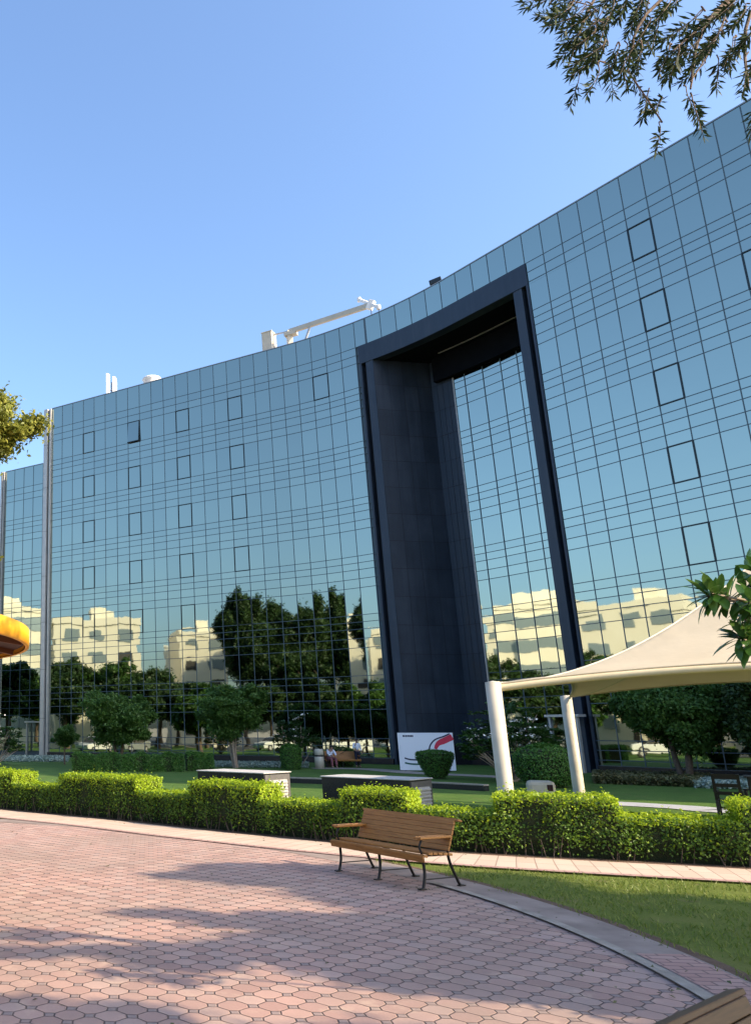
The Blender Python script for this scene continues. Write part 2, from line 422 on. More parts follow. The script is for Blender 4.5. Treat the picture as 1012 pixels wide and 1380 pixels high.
# ------------------------------------------------------------------ ground
PC = Vector((-6.7, 9.6, 0)); PR = 11.76           # the round plaza
def struct(name, mb, m): o = mb.build(name, m); o['kind'] = 'structure'; return o
g = MB(); g.quad((-900, -900, -.03), (900, -900, -.03), (900, 900, -.03), (-900, 900, -.03)); struct('ground', g, M['ground'])
def ring(r0, r1, z, a0, a1, n=90):
    mb = MB(); vs = []
    for i in range(n + 1):
        a = a0 + (a1 - a0) * i / n
        for r in (r0, r1): vs.append((PC.x + r * math.cos(a), PC.y + r * math.sin(a), z))
    return mb.add(vs, [(2 * i, 2 * i + 1, 2 * i + 3, 2 * i + 2) for i in range(n)])
mb = MB(); n = 96
mb.add([(PC.x + PR * math.cos(2 * PI * i / n), PC.y + PR * math.sin(2 * PI * i / n), .004) for i in range(n)], [tuple(range(n))])
struct('plaza', mb, M['pavers'])
rb = math.radians
struct('plaza_border', ring(PR - .02, PR + .62, .008, rb(-95), rb(200), 140), M['concrete'])
struct('plaza_brick_border', ring(PR + .14, PR + .58, .012, rb(-80), rb(-4.5), 60), M['ringbrick'])
struct('worn_turf_edge', ring(PR + .6, PR + .78, -.002, rb(-80), rb(40), 80), M['soil'])
mb = ring(PR - .03, PR + .085, .026, rb(-90), rb(14), 90)
struct('plaza_kerb', mb, M['kerb'])

# hedge line and everything parallel to it
HB = [Vector((-22, 42, 0)), Vector((-9.5, 31, 0)), G(0, 1090), G(160, 1105), G(320, 1122), G(600, 1147), G(1012, 1170), Vector((15.2, 11.2, 0)), Vector((22, 8.6, 0))]
def catmull(P, n=14):
    out = []
    for i in range(len(P) - 1):
        p0, p1, p2, p3 = P[max(0, i - 1)], P[i], P[i + 1], P[min(len(P) - 1, i + 2)]
        for k in range(n):
            t = k / n
            out.append(.5 * ((2 * p1) + (p2 - p0) * t + (2 * p0 - 5 * p1 + 4 * p2 - p3) * t * t + (3 * p1 - p0 - 3 * p2 + p3) * t ** 3))
    return out + [P[-1]]
HP = catmull(HB)
def offs(line, d):
    out = []
    for i, p in enumerate(line):
        t = (line[min(i + 1, len(line) - 1)] - line[max(i - 1, 0)]).normalized()
        out.append(p + Vector((-t.y, t.x, 0)) * d)      # positive: away from the plaza
    return out
def ribbon(mb, a, b, z):
    for i in range(len(a) - 1):
        mb.quad((a[i].x, a[i].y, z), (a[i + 1].x, a[i + 1].y, z), (b[i + 1].x, b[i + 1].y, z), (b[i].x, b[i].y, z))
    return mb
# lawn beyond the hedge, soil bed beneath it, block path in front of it
lw = offs(HP, .5)
mb = MB()
for i in range(len(lw) - 1):
    a, b = lw[i], lw[i + 1]
    mb.quad((a.x, a.y, -.012), (b.x, b.y, -.012), (b.x + 42, b.y + 62, -.012), (a.x + 42, a.y + 62, -.012))
mb.quad((-70, 42, -.014), (-22, 42.4, -.014), (20, 104, -.014), (-70, 104, -.014))
struct('lawn', mb, M['lawn'])
mb = MB(); mb.quad((-140, -40, -.02), (-20, -40, -.02), (-20, 41, -.02), (-140, 41, -.02)); struct('parking_asphalt', mb, M['asphalt'])
struct('hedge_bed', ribbon(MB(), offs(HP, -.28), offs(HP, 1.25), .002), M['soil'])
po = struct('path', ribbon(MB(), offs(HP, -1.55), offs(HP, -.27), .016), M['path'])
uvl = po.data.uv_layers.new(name='along'); dist = [0.]
for i in range(1, len(HP)): dist.append(dist[-1] + (HP[i] - HP[i - 1]).length)
for i, poly in enumerate(po.data.polygons):
    for k, li in enumerate(poly.loop_indices): uvl.data[li].uv = (dist[i + (1 if k in (1, 2) else 0)], 0 if k < 2 else 1.28)
struct('path_edging', ribbon(MB(), offs(HP, -1.72), offs(HP, -1.56), .020), M['ringbrick'])
# the grass strip between the plaza's border and the path (a sheet under both) and the lawn on the right
mb = MB(); mb.quad((-20, 2, -.008), (-4, -14, -.008), (60, -14, -.008), (60, 8, -.008)); mb.quad((-12, 32, -.010), (-4, 8, -.010), (30, 2, -.010), (24, 9, -.010))
struct('grass_strip', mb, M['strip'])
pts = [G(700, 1080), G(800, 1083.5), G(900, 1089), G(1012, 1097), Vector((24, 17.2, 0))]
mb = MB(); a = catmull(pts, 8); struct('garden_path', ribbon(mb, offs(a, -.1), offs(a, 1.35), .004), M['greypath'])
mb = MB(); a = catmull([G(425, 1036.4), G(480, 1037), G(540, 1042), G(625, 1046), G(700, 1050)], 6); struct('stone_apron', ribbon(mb, offs(a, 0), offs(a, 1.7), .004), M['kerb'])

# short grass blades on the near strip
def inring(x, y): return math.hypot(x - PC.x, y - PC.y)
path_l = offs(HP, -1.74)
PL = np.array([(p.x, p.y) for p in path_l])
N0 = 60000
X = RNG.uniform(3.5, 16, N0); Y = RNG.uniform(3, 17.5, N0)
rr = np.hypot(X - PC.x, Y - PC.y); yl = np.interp(X, PL[:, 0], PL[:, 1])
edge_w = RNG.random(N0)
clump = np.sin(X * 2.3 + np.sin(Y * 1.7)) * np.sin(Y * 2.9 + X) > -.75
edge = PR + .60 + .22 * edge_w ** 2 + .10 * np.sin(np.arctan2(Y - PC.y, X - PC.x) * 60) + RNG.normal(0, .05, N0)
ok = (rr > edge) & (Y < yl) & clump & (X < Y * 1.0 + 1) ; X, Y = X[ok], Y[ok]; n = len(X)
P = np.stack([X, Y, np.zeros(n)], 1); ang = RNG.uniform(0, 2 * PI, n); h = RNG.uniform(.02, .055, n)
d = np.stack([np.cos(ang), np.sin(ang), np.zeros(n)], 1); lean = RNG.normal(0, .025, (n, 3)); lean[:, 2] = 0
V = np.empty((n, 4, 3)); w2 = .0065
V[:, 0] = P - d * w2; V[:, 1] = P + d * w2; up = np.stack([np.zeros(n), np.zeros(n), h], 1)
V[:, 2] = P + d * w2 * .3 + up + lean; V[:, 3] = P - d * w2 * .3 + up + lean
V[:, :, 2] -= .008
o = np_mesh('grass', V.reshape(-1, 3), np.arange(n * 4).reshape(n, 4), M['blade']); tag(o, 'short green grass blades on the strip beside the plaza', 'grass', kind='stuff')
# fallen leaves on the soil and border
n = 260; i = RNG.integers(0, len(HP) - 1, n); base = np.array([(HP[k].x, HP[k].y, .012) for k in i]) + np.c_[RNG.normal(0, .5, n), RNG.normal(-.1, .25, n), np.zeros(n)]
V, Fc = leaves(base, np.tile([[0, 0, 1.]], (n, 1)), .06, .5, rnd=.25)
V2, F2 = leaves(np.c_[RNG.uniform(3.6, 5.8, 45), RNG.uniform(6.5, 12.5, 45), np.full(45, .03)], np.tile([[0, 0, 1.]], (45, 1)), .05, .5, rnd=.25)
m_ = 170; aa = RNG.uniform(-1.2, 1.4, m_); r_ = PR * np.sqrt(RNG.uniform(.2, 1, m_)); V3, F3 = leaves(np.c_[PC.x + r_ * np.cos(aa), PC.y + r_ * np.sin(aa), np.full(m_, .014)], np.tile([[0, 0, 1.]], (m_, 1)), .045, .45, rnd=.2)
o = np_mesh('leaf_litter', np.r_[V, V2, V3], np.r_[Fc, F2 + len(V), F3 + len(V) + len(V2)], M['drygrass']); tag(o, 'dry fallen leaves scattered along the bed under the hedge', 'leaf litter', kind='stuff')

# ------------------------------------------------------------------ hedge
arc = [0.]
for i in range(1, len(HP)): arc.append(arc[-1] + (HP[i] - HP[i - 1]).length)
ARC = np.array(arc); HXY = np.array([(p.x, p.y) for p in HP])
def hp(s): return np.stack([np.interp(s, ARC, HXY[:, 0]), np.interp(s, ARC, HXY[:, 1])], -1)
def s_of_px(px):
    r = (px - CX) / (F_PX * 1.033); k = np.argmin(np.abs(HXY[:, 0] / np.maximum(HXY[:, 1], .1) - r)); return ARC[k]
RAISED = [(s_of_px(a), s_of_px(b)) for a, b in ((-90, 24), (80, 176), (252, 344), (447, 548), (650, 802), (978, 1120))] + [(4, 7)]
LOWH, HIGHH, HT = .66, .96, .95
def hedge_h(s):
    h = np.full_like(s, LOWH)
    for a, b in RAISED: h = np.where((s > a) & (s < b), HIGHH, h)
    return h
hedge = thing('hedge', 'long bright green clipped hedge with raised blocks like battlements along the path', 'hedge', (0, 0, 0))
def hedge_pts(n, face):
    L = ARC[-1]; s = RNG.uniform(6, L - 2, n)
    # concentrate on what stands nearest
    near = RNG.random(n) < 1.0
    p = hp(s); q = hp(s + .05); t = unit(q - p); nrm = np.stack([-t[:, 1], t[:, 0]], 1)
    h = hedge_h(s); P = np.zeros((n, 3)); N = np.zeros((n, 3))
    bul = .05 * np.sin(s * 3.1) + .04 * np.sin(s * 7.3 + 1)
    if face == 'top':
        dd = RNG.uniform(-.05, HT + .05, n); edge = np.minimum(dd, HT - dd); hh = h - .07 * np.exp(-np.maximum(edge, 0) / .07)
        P[:, :2] = p + nrm * dd[:, None]; P[:, 2] = hh + RNG.normal(.0, .028, n) + .03 * np.sin(s * 5) * np.sin(dd * 8); N[:, 2] = 1
        sp = RNG.random(n) < .02; P[sp, 2] += RNG.uniform(.03, .12, sp.sum())
    else:
        z = h * RNG.random(n) ** .8 + .03
        sgn = -1 if face == 'front' else 1
        d0 = (0 if face == 'front' else HT)
        taper = .10 * np.clip(.35 - z, 0, 1)
        dd = d0 + sgn * (bul - taper) + RNG.normal(0, .035, n)
        keep = RNG.random(n) < np.clip(z / .32, .12, 1)
        P[:, :2] = p + nrm * dd[:, None]; P[:, 2] = z; N[:, :2] = nrm * sgn; N[:, 2] = .35
        P, N = P[keep], N[keep]
    return P, N
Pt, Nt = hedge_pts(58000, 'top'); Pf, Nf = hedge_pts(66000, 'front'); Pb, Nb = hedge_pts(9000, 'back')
# ends of the raised blocks
Pe = []; Ne = []
for a, b in RAISED:
    for s0, sg in ((a, -1), (b, 1)):
        m_ = 650; s = np.full(m_, s0) + RNG.normal(0, .03, m_); p = hp(s); q = hp(s + .05); t = unit(q - p); nrm = np.stack([-t[:, 1], t[:, 0]], 1)
        Pe.append(np.c_[p + nrm * RNG.uniform(0, HT, (m_, 1)), RNG.uniform(LOWH, HIGHH, m_)]); Ne.append(np.c_[t * sg, np.full(m_, .4)])
Pe = np.concatenate(Pe); Ne = np.concatenate(Ne)
V1, F1 = leaves(np.r_[Pt, Pe], np.r_[Nt, Ne], .051, .55, rnd=.55)
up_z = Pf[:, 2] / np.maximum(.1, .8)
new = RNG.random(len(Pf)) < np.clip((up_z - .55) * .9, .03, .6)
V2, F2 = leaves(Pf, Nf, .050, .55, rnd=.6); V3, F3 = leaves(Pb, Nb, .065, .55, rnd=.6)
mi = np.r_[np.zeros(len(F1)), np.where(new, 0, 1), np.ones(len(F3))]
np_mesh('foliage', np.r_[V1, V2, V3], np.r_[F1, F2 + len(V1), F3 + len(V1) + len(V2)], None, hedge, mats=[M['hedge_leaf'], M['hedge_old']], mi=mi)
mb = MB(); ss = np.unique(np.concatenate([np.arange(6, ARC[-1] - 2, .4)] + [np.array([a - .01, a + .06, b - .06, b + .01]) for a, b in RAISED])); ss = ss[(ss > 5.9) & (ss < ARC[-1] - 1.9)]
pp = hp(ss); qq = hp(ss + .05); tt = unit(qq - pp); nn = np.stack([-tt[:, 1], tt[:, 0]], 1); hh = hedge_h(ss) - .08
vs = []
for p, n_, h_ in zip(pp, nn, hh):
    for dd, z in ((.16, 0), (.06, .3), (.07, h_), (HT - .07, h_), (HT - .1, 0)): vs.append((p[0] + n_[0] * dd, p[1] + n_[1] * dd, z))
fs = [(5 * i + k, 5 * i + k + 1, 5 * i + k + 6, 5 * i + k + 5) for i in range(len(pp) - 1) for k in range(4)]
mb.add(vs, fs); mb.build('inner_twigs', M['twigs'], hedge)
mb = MB()
for _ in range(420):
    s = random.uniform(8, ARC[-1] - 3); p = hp(np.array([s]))[0]; q = hp(np.array([s + .05]))[0]; t = (q - p) / np.linalg.norm(q - p)
    b = Vector((p[0] + t[1] * .0, p[1], 0)) + Vector((-t[1], t[0], 0)) * random.uniform(.0, .15)
    mb.tube([b, b + Vector((random.uniform(-.1, .1), random.uniform(-.12, .05), random.uniform(.18, .4)))], [.011, .004], 4, False)
mb.build('stems', M['bark'], hedge)

# ------------------------------------------------------------------ the glass building
F_ = 4.0; MOD = .2909 * F_
LA = np.array([-.8448 * F_, 17.8291 * F_]); Ld = np.array([math.cos(-.6137), math.sin(-.6137)])
RA = np.array([6.5211 * F_, 10.6506 * F_]); Rd = np.array([math.cos(-1.123), math.sin(-1.123)])
TURN = 1.123 - .6137; TAN = 6.9; RAD = TAN / math.tan(TURN / 2)
A_ = np.array([[Ld[0], Rd[0]], [Ld[1], Rd[1]]]); tt_ = np.linalg.solve(A_, RA - LA); U1 = tt_[0] - TAN; ALEN = RAD * TURN; U2 = U1 + ALEN; UP0 = U2 + (tt_[1] - TAN)
LN = np.array([-Ld[1], Ld[0]])                       # inward (away from the viewer) on the left wing
ARC_C = LA + Ld * U1 - LN * RAD                       # the facade curves round a centre on the plaza's side
def fac(u, off=0.):
    if u <= U1: p = LA + Ld * u; a = -.6137
    elif u >= U2: p = RA + Rd * (u - UP0); a = -1.123
    else:
        a = -.6137 - (u - U1) / RAD; nrm = np.array([-math.sin(a), math.cos(a)]); p = ARC_C + nrm * RAD
    nrm = np.array([-math.sin(a), math.cos(a)])
    return p + nrm * off, a
def fp(u, off, z): p, a = fac(u, off); return Vector((p[0], p[1], z))
ZR = EYE + 7.1297 * F_; ZL1 = EYE + 6.6432 * F_; ZL3 = EYE + 6.3378 * F_; ZL2 = (ZL1 + ZL3) / 2; ZP = .36
levels = [ZR, ZL1, ZL2]
for r in range(7):
    t = ZL3 - r * F_
    for dz in (0, 1.83, 2.30, 2.77, 3.39): levels.append(t - dz)
levels = [z for z in levels if z > ZP + .15] + [ZP]
win_tops = [ZL3 - r * F_ for r in range(7)]
UJ = 24.75 * MOD; KS = (UP0 - UJ) / 11
us_left = [i * MOD for i in range(25)] + [UJ]
us_arch = [UJ + KS * k for k in range(1, 12)]
us_right = [UP0 + MOD * j for j in range(1, 31)]
US = us_left + us_arch + us_right
UAL, UAR = 24.2 * MOD, UJ + KS * 10 + .05
UEND = US[-1]
bld = thing('glass_office_building', 'curved office building of blue mirrored glass with a tall dark blue portal cut through it', 'building', (0, 0, 0))
CASE = [(3, r) for r in range(5)] + [(7, r) for r in range(5)] + [(11, r) for r in range(5)] + [(15, r) for r in range(5)] + [(21, 0)]
def panel(mb, u0, u1, z0, z1, off=0., gap=.02, tilt=.0017):
    a = RNG.normal(0, tilt); b = RNG.normal(0, tilt); w_ = (u1 - u0) / 2; h_ = (z1 - z0) / 2
    o = lambda su, sz: off + .004 + su * a * w_ + sz * b * h_
    mb.quad(fp(u0 + gap, o(-1, -1), z0 + gap), fp(u1 - gap, o(1, -1), z0 + gap), fp(u1 - gap, o(1, 1), z1 - gap), fp(u0 + gap, o(-1, 1), z1 - gap))
def window_part(u0, u1, z0, z1, off=0., casement=False, opened=False):
    mb = MB(); panel(mb, u0, u1, z0, z1, off)
    if opened:
        mb = MB(); g_ = .03; k = -.16
        mb.quad(fp(u0 + g_, k, z0 + .03), fp(u1 - g_, k, z0 + .03), fp(u1 - g_, -.02, z1 - g_), fp(u0 + g_, -.02, z1 - g_))
    wdw = mb.build('window', M['glass'], bld)
    if casement:
        fr = MB(); t = .055; e = off - .022
        a, b, c, d = fp(u0, e, z0), fp(u1, e, z0), fp(u1, e, z1), fp(u0, e, z1)
        for p, q in ((a, b), (c, d)): fr.bar(p, q, .05, t)
        for p, q in ((b, c), (d, a)): fr.bar(p, q, t, .05, up=(math.sin(fac(u0)[1]), -math.cos(fac(u0)[1]), 0))
        if opened:
            fr.hexa([fp(u0, -.02, z0), fp(u1, -.02, z0), fp(u1, .05, z0), fp(u0, .05, z0)], [fp(u0, -.02, z1), fp(u1, -.02, z1), fp(u1, .05, z1), fp(u0, .05, z1)])
            fr.bar(fp(u0 + .03, -.17, z0 + .03), fp(u1 - .03, -.17, z0 + .03), .05, .06); fr.bar(fp(u1 - .03, -.17, z0 + .03), fp(u1 - .03, -.03, z1), .05, .05)
            fr.use(M['casement'])
        fr.build('window_frame', M['casement'], wdw)
    return wdw
rest = MB(); nwin = 0
intervals = list(zip(US[:-1], US[1:]))
for i, (u0, u1) in enumerate(intervals):
    inarch = u0 > UAL - .3 and u1 < UAR + .5
    for z1, z0 in zip(levels[:-1], levels[1:]):
        if inarch and z1 <= ZL1 + .01 : continue
        a, b = u0, u1
        if z1 <= ZL1 + .01:
            if u0 < UAL < u1: b = UAL
            if u0 < UAR < u1: a = UAR
            if u0 >= UAL and u1 <= UAR: continue
        row = next((r for r, t in enumerate(win_tops) if abs(t - z1) < .02), None)
        case = row is not None and ((i, row) in CASE or (abs(u0 - (UP0 + 4 * MOD)) < .05 and row < 5) or (abs(u0 - (UP0 + 8 * MOD)) < .05 and 0 < row < 5))
        big = row is not None and row < 6 and (u0 > UP0 - .1 and u0 < UP0 + 10.2 * MOD) and nwin < 58
        if case: window_part(a, b, z0, z1, 0, True, (i, row) == (7, 0))
        elif big: window_part(a, b, z0, z1); nwin += 1
        else: panel(rest, a, b, z0, z1)
# mullion grid: real strips standing a little proud of the glass
grid = MB(); MW = .044
def vstrip(mb, u, z0, z1, off=0., w_=MW):
    h = w_ / 2; mb.hexa([fp(u - h, off - .012, z0), fp(u + h, off - .012, z0), fp(u + h, off + .05, z0), fp(u - h, off + .05, z0)],
                        [fp(u - h, off - .012, z1), fp(u + h, off - .012, z1), fp(u + h, off + .05, z1), fp(u - h, off + .05, z1)])
def hstrip(mb, u0, u1, z, off=0., w_=.037):
    h = w_ / 2; mb.hexa([fp(u0, off - .010, z - h), fp(u1, off - .010, z - h), fp(u1, off + .05, z - h), fp(u0, off + .05, z - h)],
                        [fp(u0, off - .010, z + h), fp(u1, off - .010, z + h), fp(u1, off + .05, z + h), fp(u0, off + .05, z + h)])
for u in US:
    inn = UAL < u < UAR
    vstrip(grid, u, (ZL1 if inn else ZP), ZR, w_=(.14 if abs(u - UJ) < .01 else MW))
for u0, u1 in intervals:
    for z in levels[1:]:
        a, b = u0, u1
        if z < ZL1 - .01:
            if u0 >= UAL and u1 <= UAR: continue
            if u0 < UAL < u1: b = UAL
            if u0 < UAR < u1: a = UAR
        hstrip(grid, a, b, z)
grid.build('mullion_grid', M['mullion'], bld)
# backing wall behind the glass so nothing shows through the joints
def wallrun(mb, u0, u1, z0, z1, off, step=.6):
    n = max(1, int(abs(u1 - u0) / step)); q = [u0 + (u1 - u0) * i / n for i in range(n + 1)]
    for a, b in zip(q[:-1], q[1:]): mb.quad(fp(a, off, z0), fp(b, off, z0), fp(b, off, z1), fp(a, off, z1))
bk = MB(); wallrun(bk, 0, UAL, 0, ZL1, .06); wallrun(bk, UAR, UEND, 0, ZL1, .06); wallrun(bk, 0, UEND, ZL1, ZR, .06); bk.build('inner_wall', M['mullion'], bld)
cp = MB()
q = [UEND * i / 90 for i in range(91)]
for a, b in zip(q[:-1], q[1:]):
    cp.hexa([fp(a, -.03, ZR), fp(b, -.03, ZR), fp(b, .35, ZR), fp(a, .35, ZR)], [fp(a, -.03, ZR + .07), fp(b, -.03, ZR + .07), fp(b, .35, ZR + .07), fp(a, .35, ZR + .07)])
cp.build('coping', M['coping'], bld)
rf = MB()
for a, b in zip(q[:-1], q[1:]): rf.quad(fp(a, .2, ZR - .9), fp(b, .2, ZR - .9), fp(b, 15, ZR - .9), fp(a, 15, ZR - .9))
rf.build('roof', M['roofm'], bld)
rw = MB(); wallrun(rw, 0, UEND, 0, ZR - .9, 15, 1.2)
rw.quad(fp(0, .06, 0), fp(0, 15, 0), fp(0, 15, ZR), fp(0, .06, ZR)); rw.quad(fp(UEND, .06, 0), fp(UEND, 15, 0), fp(UEND, 15, ZR), fp(UEND, .06, ZR))
rw.build('rear_wall', M['rear'], bld)
for a0, a1 in ((0, UAL - .02), (UAR + .02, UEND)):
    pl = MB(); n = int((a1 - a0) / .8)
    for i in range(n):
        a, b = a0 + (a1 - a0) * i / n, a0 + (a1 - a0) * (i + 1) / n
        pl.hexa([fp(a, -.16, 0), fp(b, -.16, 0), fp(b, .2, 0), fp(a, .2, 0)], [fp(a, -.16, ZP), fp(b, -.16, ZP), fp(b, .2, ZP), fp(a, .2, ZP)])
    pl.build('plinth', M['plinth'], bld)

# the portal
ZS = EYE + 25.2; portal = bld
def curvebox(mb, u0, u1, z0, z1, o0, o1, step=.9):
    n = max(1, int(math.ceil((u1 - u0) / step))); qq = [u0 + (u1 - u0) * i / n for i in range(n + 1)]
    for a, b in zip(qq[:-1], qq[1:]):
        mb.hexa([fp(a, o0, z0), fp(b, o0, z0), fp(b, o1, z0), fp(a, o1, z0)], [fp(a, o0, z1), fp(b, o0, z1), fp(b, o1, z1), fp(a, o1, z1)])
lt = MB(); curvebox(lt, UAL, UAR, ZS, ZL1, -.06, .7); lt.build('portal_lintel', M['clad'], bld)
def jamb(u_out, sgn):
    s_ = lambda d0, d1: (min(u_out + sgn * d0, u_out + sgn * d1), max(u_out + sgn * d0, u_out + sgn * d1))
    mb = MB(); a, b = s_(0, .14); mb.use(M['clad']); curvebox(mb, a, b, 0, ZS, -.05, .6)
    a, b = s_(.14, .46); mb.use(M['slot']); curvebox(mb, a, b, 0, ZS, .38, .6)
    a, b = s_(.46, 1.02); mb.use(M['clad']); curvebox(mb, a, b, 0, ZS, -.02, .6)
    return mb.build('portal_jamb', None, bld)
jamb(UAL, 1); jamb(UAR, -1)
def u_at_ratio(ratio, off):
    best = min((abs(fac(u, off)[0][0] / fac(u, off)[0][1] - ratio), u) for u in np.arange(UAL, UAR, .02)); return best[1]
UB, UC = u_at_ratio(.442, 3.7), u_at_ratio(.4705, 3.7)
ZG = EYE + 23.5
rv = MB()
def cladwall(mb, P0, P1, z0, z1, nx, nz, gap=.012):      # flat cladding panels with open joints
    P0, P1 = Vector(P0), Vector(P1)
    d = (P1 - P0); n_ = Vector((d.y, -d.x, 0)).normalized()
    for i in range(nx):
        for k in range(nz):
            a = P0.lerp(P1, i / nx); b = P0.lerp(P1, (i + 1) / nx); dd = (b - a).normalized() * gap
            za, zb = z0 + (z1 - z0) * k / nz + gap, z0 + (z1 - z0) * (k + 1) / nz - gap
            j = n_ * RNG.uniform(0, .012)
            mb.quad(*(Vector((p.x, p.y, z)) + j for p, z in ((a + dd, za), (b - dd, za), (b - dd, zb), (a + dd, zb))))
ZPL = 1.25
uj = UAL + 1.02
rv.use(M['clad']); cladwall(rv, fp(uj, .0, 0), fp(UB, 3.7, 0), ZPL, ZS, 4, 14)
n = 4
for i in range(n):
    a, b = UB + (UC - UB) * i / n, UB + (UC - UB) * (i + 1) / n
    cladwall(rv, fp(a, 3.66, 0), fp(b, 3.66, 0), ZPL, ZS, 1, 14)
rv.build('reveal_wall', None, bld)
bk = MB(); bk.quad(fp(uj, .02, 0), fp(UB, 3.74, 0), fp(UB, 3.74, ZS), fp(uj, .02, ZS)); wallrun(bk, UB, UC, 0, ZS, 3.72)
bk.build('reveal_backing', M['slot'], bld)
bs = MB(); a, b = fp(uj, .0, 0), fp(UB, 3.7, 0); dn = Vector(((b - a).y, -(b - a).x, 0)).normalized() * .08
bs.hexa([a + dn, b + dn, b, a], [Vector((p.x, p.y, ZPL)) for p in (a + dn, b + dn, b, a)]); curvebox(bs, UB, UC, 0, ZPL, 3.55, 3.7); bs.build('reveal_base', M['plinth'], bld)
UGE = UAR + 3
bgl = MB(); gus = [UC + .02]
u = UC + .75
while u < UGE: gus.append(u); u += MOD * 1.03
gus.append(UGE)
lv = [z for z in levels if z < ZG]; lv = [ZG] + lv
gw = MB()
for i, (u0, u1) in enumerate(zip(gus[:-1], gus[1:])):
    for z1, z0 in zip(lv[:-1], lv[1:]):
        if z1 - z0 < .1: continue
        panel(gw, u0, u1, z0, z1, 3.7)
gw.build('portal_glass', M['glass'], bld)
gm = MB()
for u in gus[1:]: vstrip(gm, u, ZP, ZG, 3.7, .06)
for z in lv[1:]:
    for u0, u1 in zip(gus[:-1], gus[1:]): hstrip(gm, u0, u1, z, 3.7)
gm.build('portal_mullions', M['mullion'], bld)
ed = MB(); vstrip(ed, UC, 0, ZG, 3.66, .07); ed.build('portal_glass_edge', M['alu'], bld)
bk = MB(); wallrun(bk, UC, UGE, 0, ZS, 3.78); bk.quad(fp(UAR - .5, .6, 0), fp(UAR - .5, 3.78, 0), fp(UAR - .5, 3.78, ZS), fp(UAR - .5, .6, ZS)); bk.build('portal_inner_wall', M['slot'], bld)
sf = MB(); qq = [uj - .6 + (UGE - uj + .6) * i / 16 for i in range(17)]
for a, b in zip(qq[:-1], qq[1:]): sf.quad(fp(a, .0, ZS + .004), fp(a, 3.8, ZS + .004), fp(b, 3.8, ZS + .004), fp(b, 0, ZS + .004))
curvebox(sf, UB + .4, UGE, ZG, ZS, 3.25, 3.6)
sf.build('soffit', M['soffit'], bld)
ls = MB(); curvebox(ls, UB + 1.2, UAR - .6, ZS - .03, ZS + .003, 2.7, 2.82, .6); ls.build('soffit_trim', M['alu'], bld)
pb = MB(); curvebox(pb, UC, UGE, 0, ZP, 3.5, 3.69); pb.build('portal_plinth', M['plinth'], bld)

# grey metal fin at the end of the left wing, and the lower wing beyond it
def fin(u0, u1, z1, off):
    f_ = MB(); w_ = u1 - u0
    f_.use(M['alu']); curvebox(f_, u0, u0 + w_ * .55, 0, z1, off - .28, off + 1)
    f_.use(M['alu_dark']); curvebox(f_, u0 + w_ * .55, u0 + w_ * .84, 0, z1 - .05, off - .08, off + 1)
    f_.use(M['alu']); curvebox(f_, u0 + w_ * .84, u1, 0, z1, off - .22, off + 1)
    f_.use(M['alu_dark'])
    for k in range(1, 9): curvebox(f_, u0 - .003, u0 + w_ * .553, z1 - k * 4.0 + .5, z1 - k * 4.0 + .53, off - .285, off + .2)
    return f_.build('end_fin', None, bld)
fin(-.72, -.0, ZR - .02, 0)
OW = 2.6; ZR2 = ZR - 4.0
us2 = [-.7 - MOD * i for i in range(0, 7)]
r2 = MB(); g2 = MB(); lv2 = [ZR2] + [z for z in levels[1:] if z < ZR2 - 1.2 and z > 0]
# same storey pattern one floor lower
lv2 = [z - 4.0 for z in levels if z - 4.0 > ZP + .1] + [ZP]
for u1, u0 in zip(us2[:-1], us2[1:]):
    for z1, z0 in zip(lv2[:-1], lv2[1:]): panel(r2, u0, u1, z0, z1, OW)
    for z in lv2[1:]: hstrip(g2, u0, u1, z, OW)
for u in us2: vstrip(g2, u, ZP, ZR2, OW)
r2.build('wing_glass', M['glass'], bld); g2.build('wing_mullions', M['mullion'], bld)
b2 = MB(); curvebox(b2, us2[-1], us2[0], 0, ZR2 - .02, OW + .06, OW + 12, 6); b2.build('wing_body', M['mullion'], bld)
c2 = MB(); curvebox(c2, us2[-1], us2[0], ZR2, ZR2 + .07, OW - .03, OW + .3, 6); c2.build('wing_coping', M['coping'], bld)
fin(us2[-1] - .4, us2[-1] - .02, ZR2, OW)
# the remaining glass of the facade: many panels, one part
tag(rest.build('glass_panels', M['glass'], bld), kind='stuff')
# aluminium door frames at the two ends
def doorframe(u, off):
    d_ = MB(); a = fac(u)[1]
    for du in (0, 1.5): d_.hexa([fp(u + du, off, 0), fp(u + du + .1, off, 0), fp(u + du + .1, off + .16, 0), fp(u + du, off + .16, 0)], [fp(u + du, off, 2.75), fp(u + du + .1, off, 2.75), fp(u + du + .1, off + .16, 2.75), fp(u + du, off + .16, 2.75)])
    d_.hexa([fp(u - .15, off - .1, 2.75), fp(u + 1.75, off - .1, 2.75), fp(u + 1.75, off + .5, 2.75), fp(u - .15, off + .5, 2.75)], [fp(u - .15, off - .1, 2.87), fp(u + 1.75, off - .1, 2.87), fp(u + 1.75, off + .5, 2.87), fp(u - .15, off + .5, 2.87)])
    return d_.build('entrance_frame', M['alu'], bld)
doorframe(-4.2, 2.2); doorframe(UAR - 1.9, -.75)

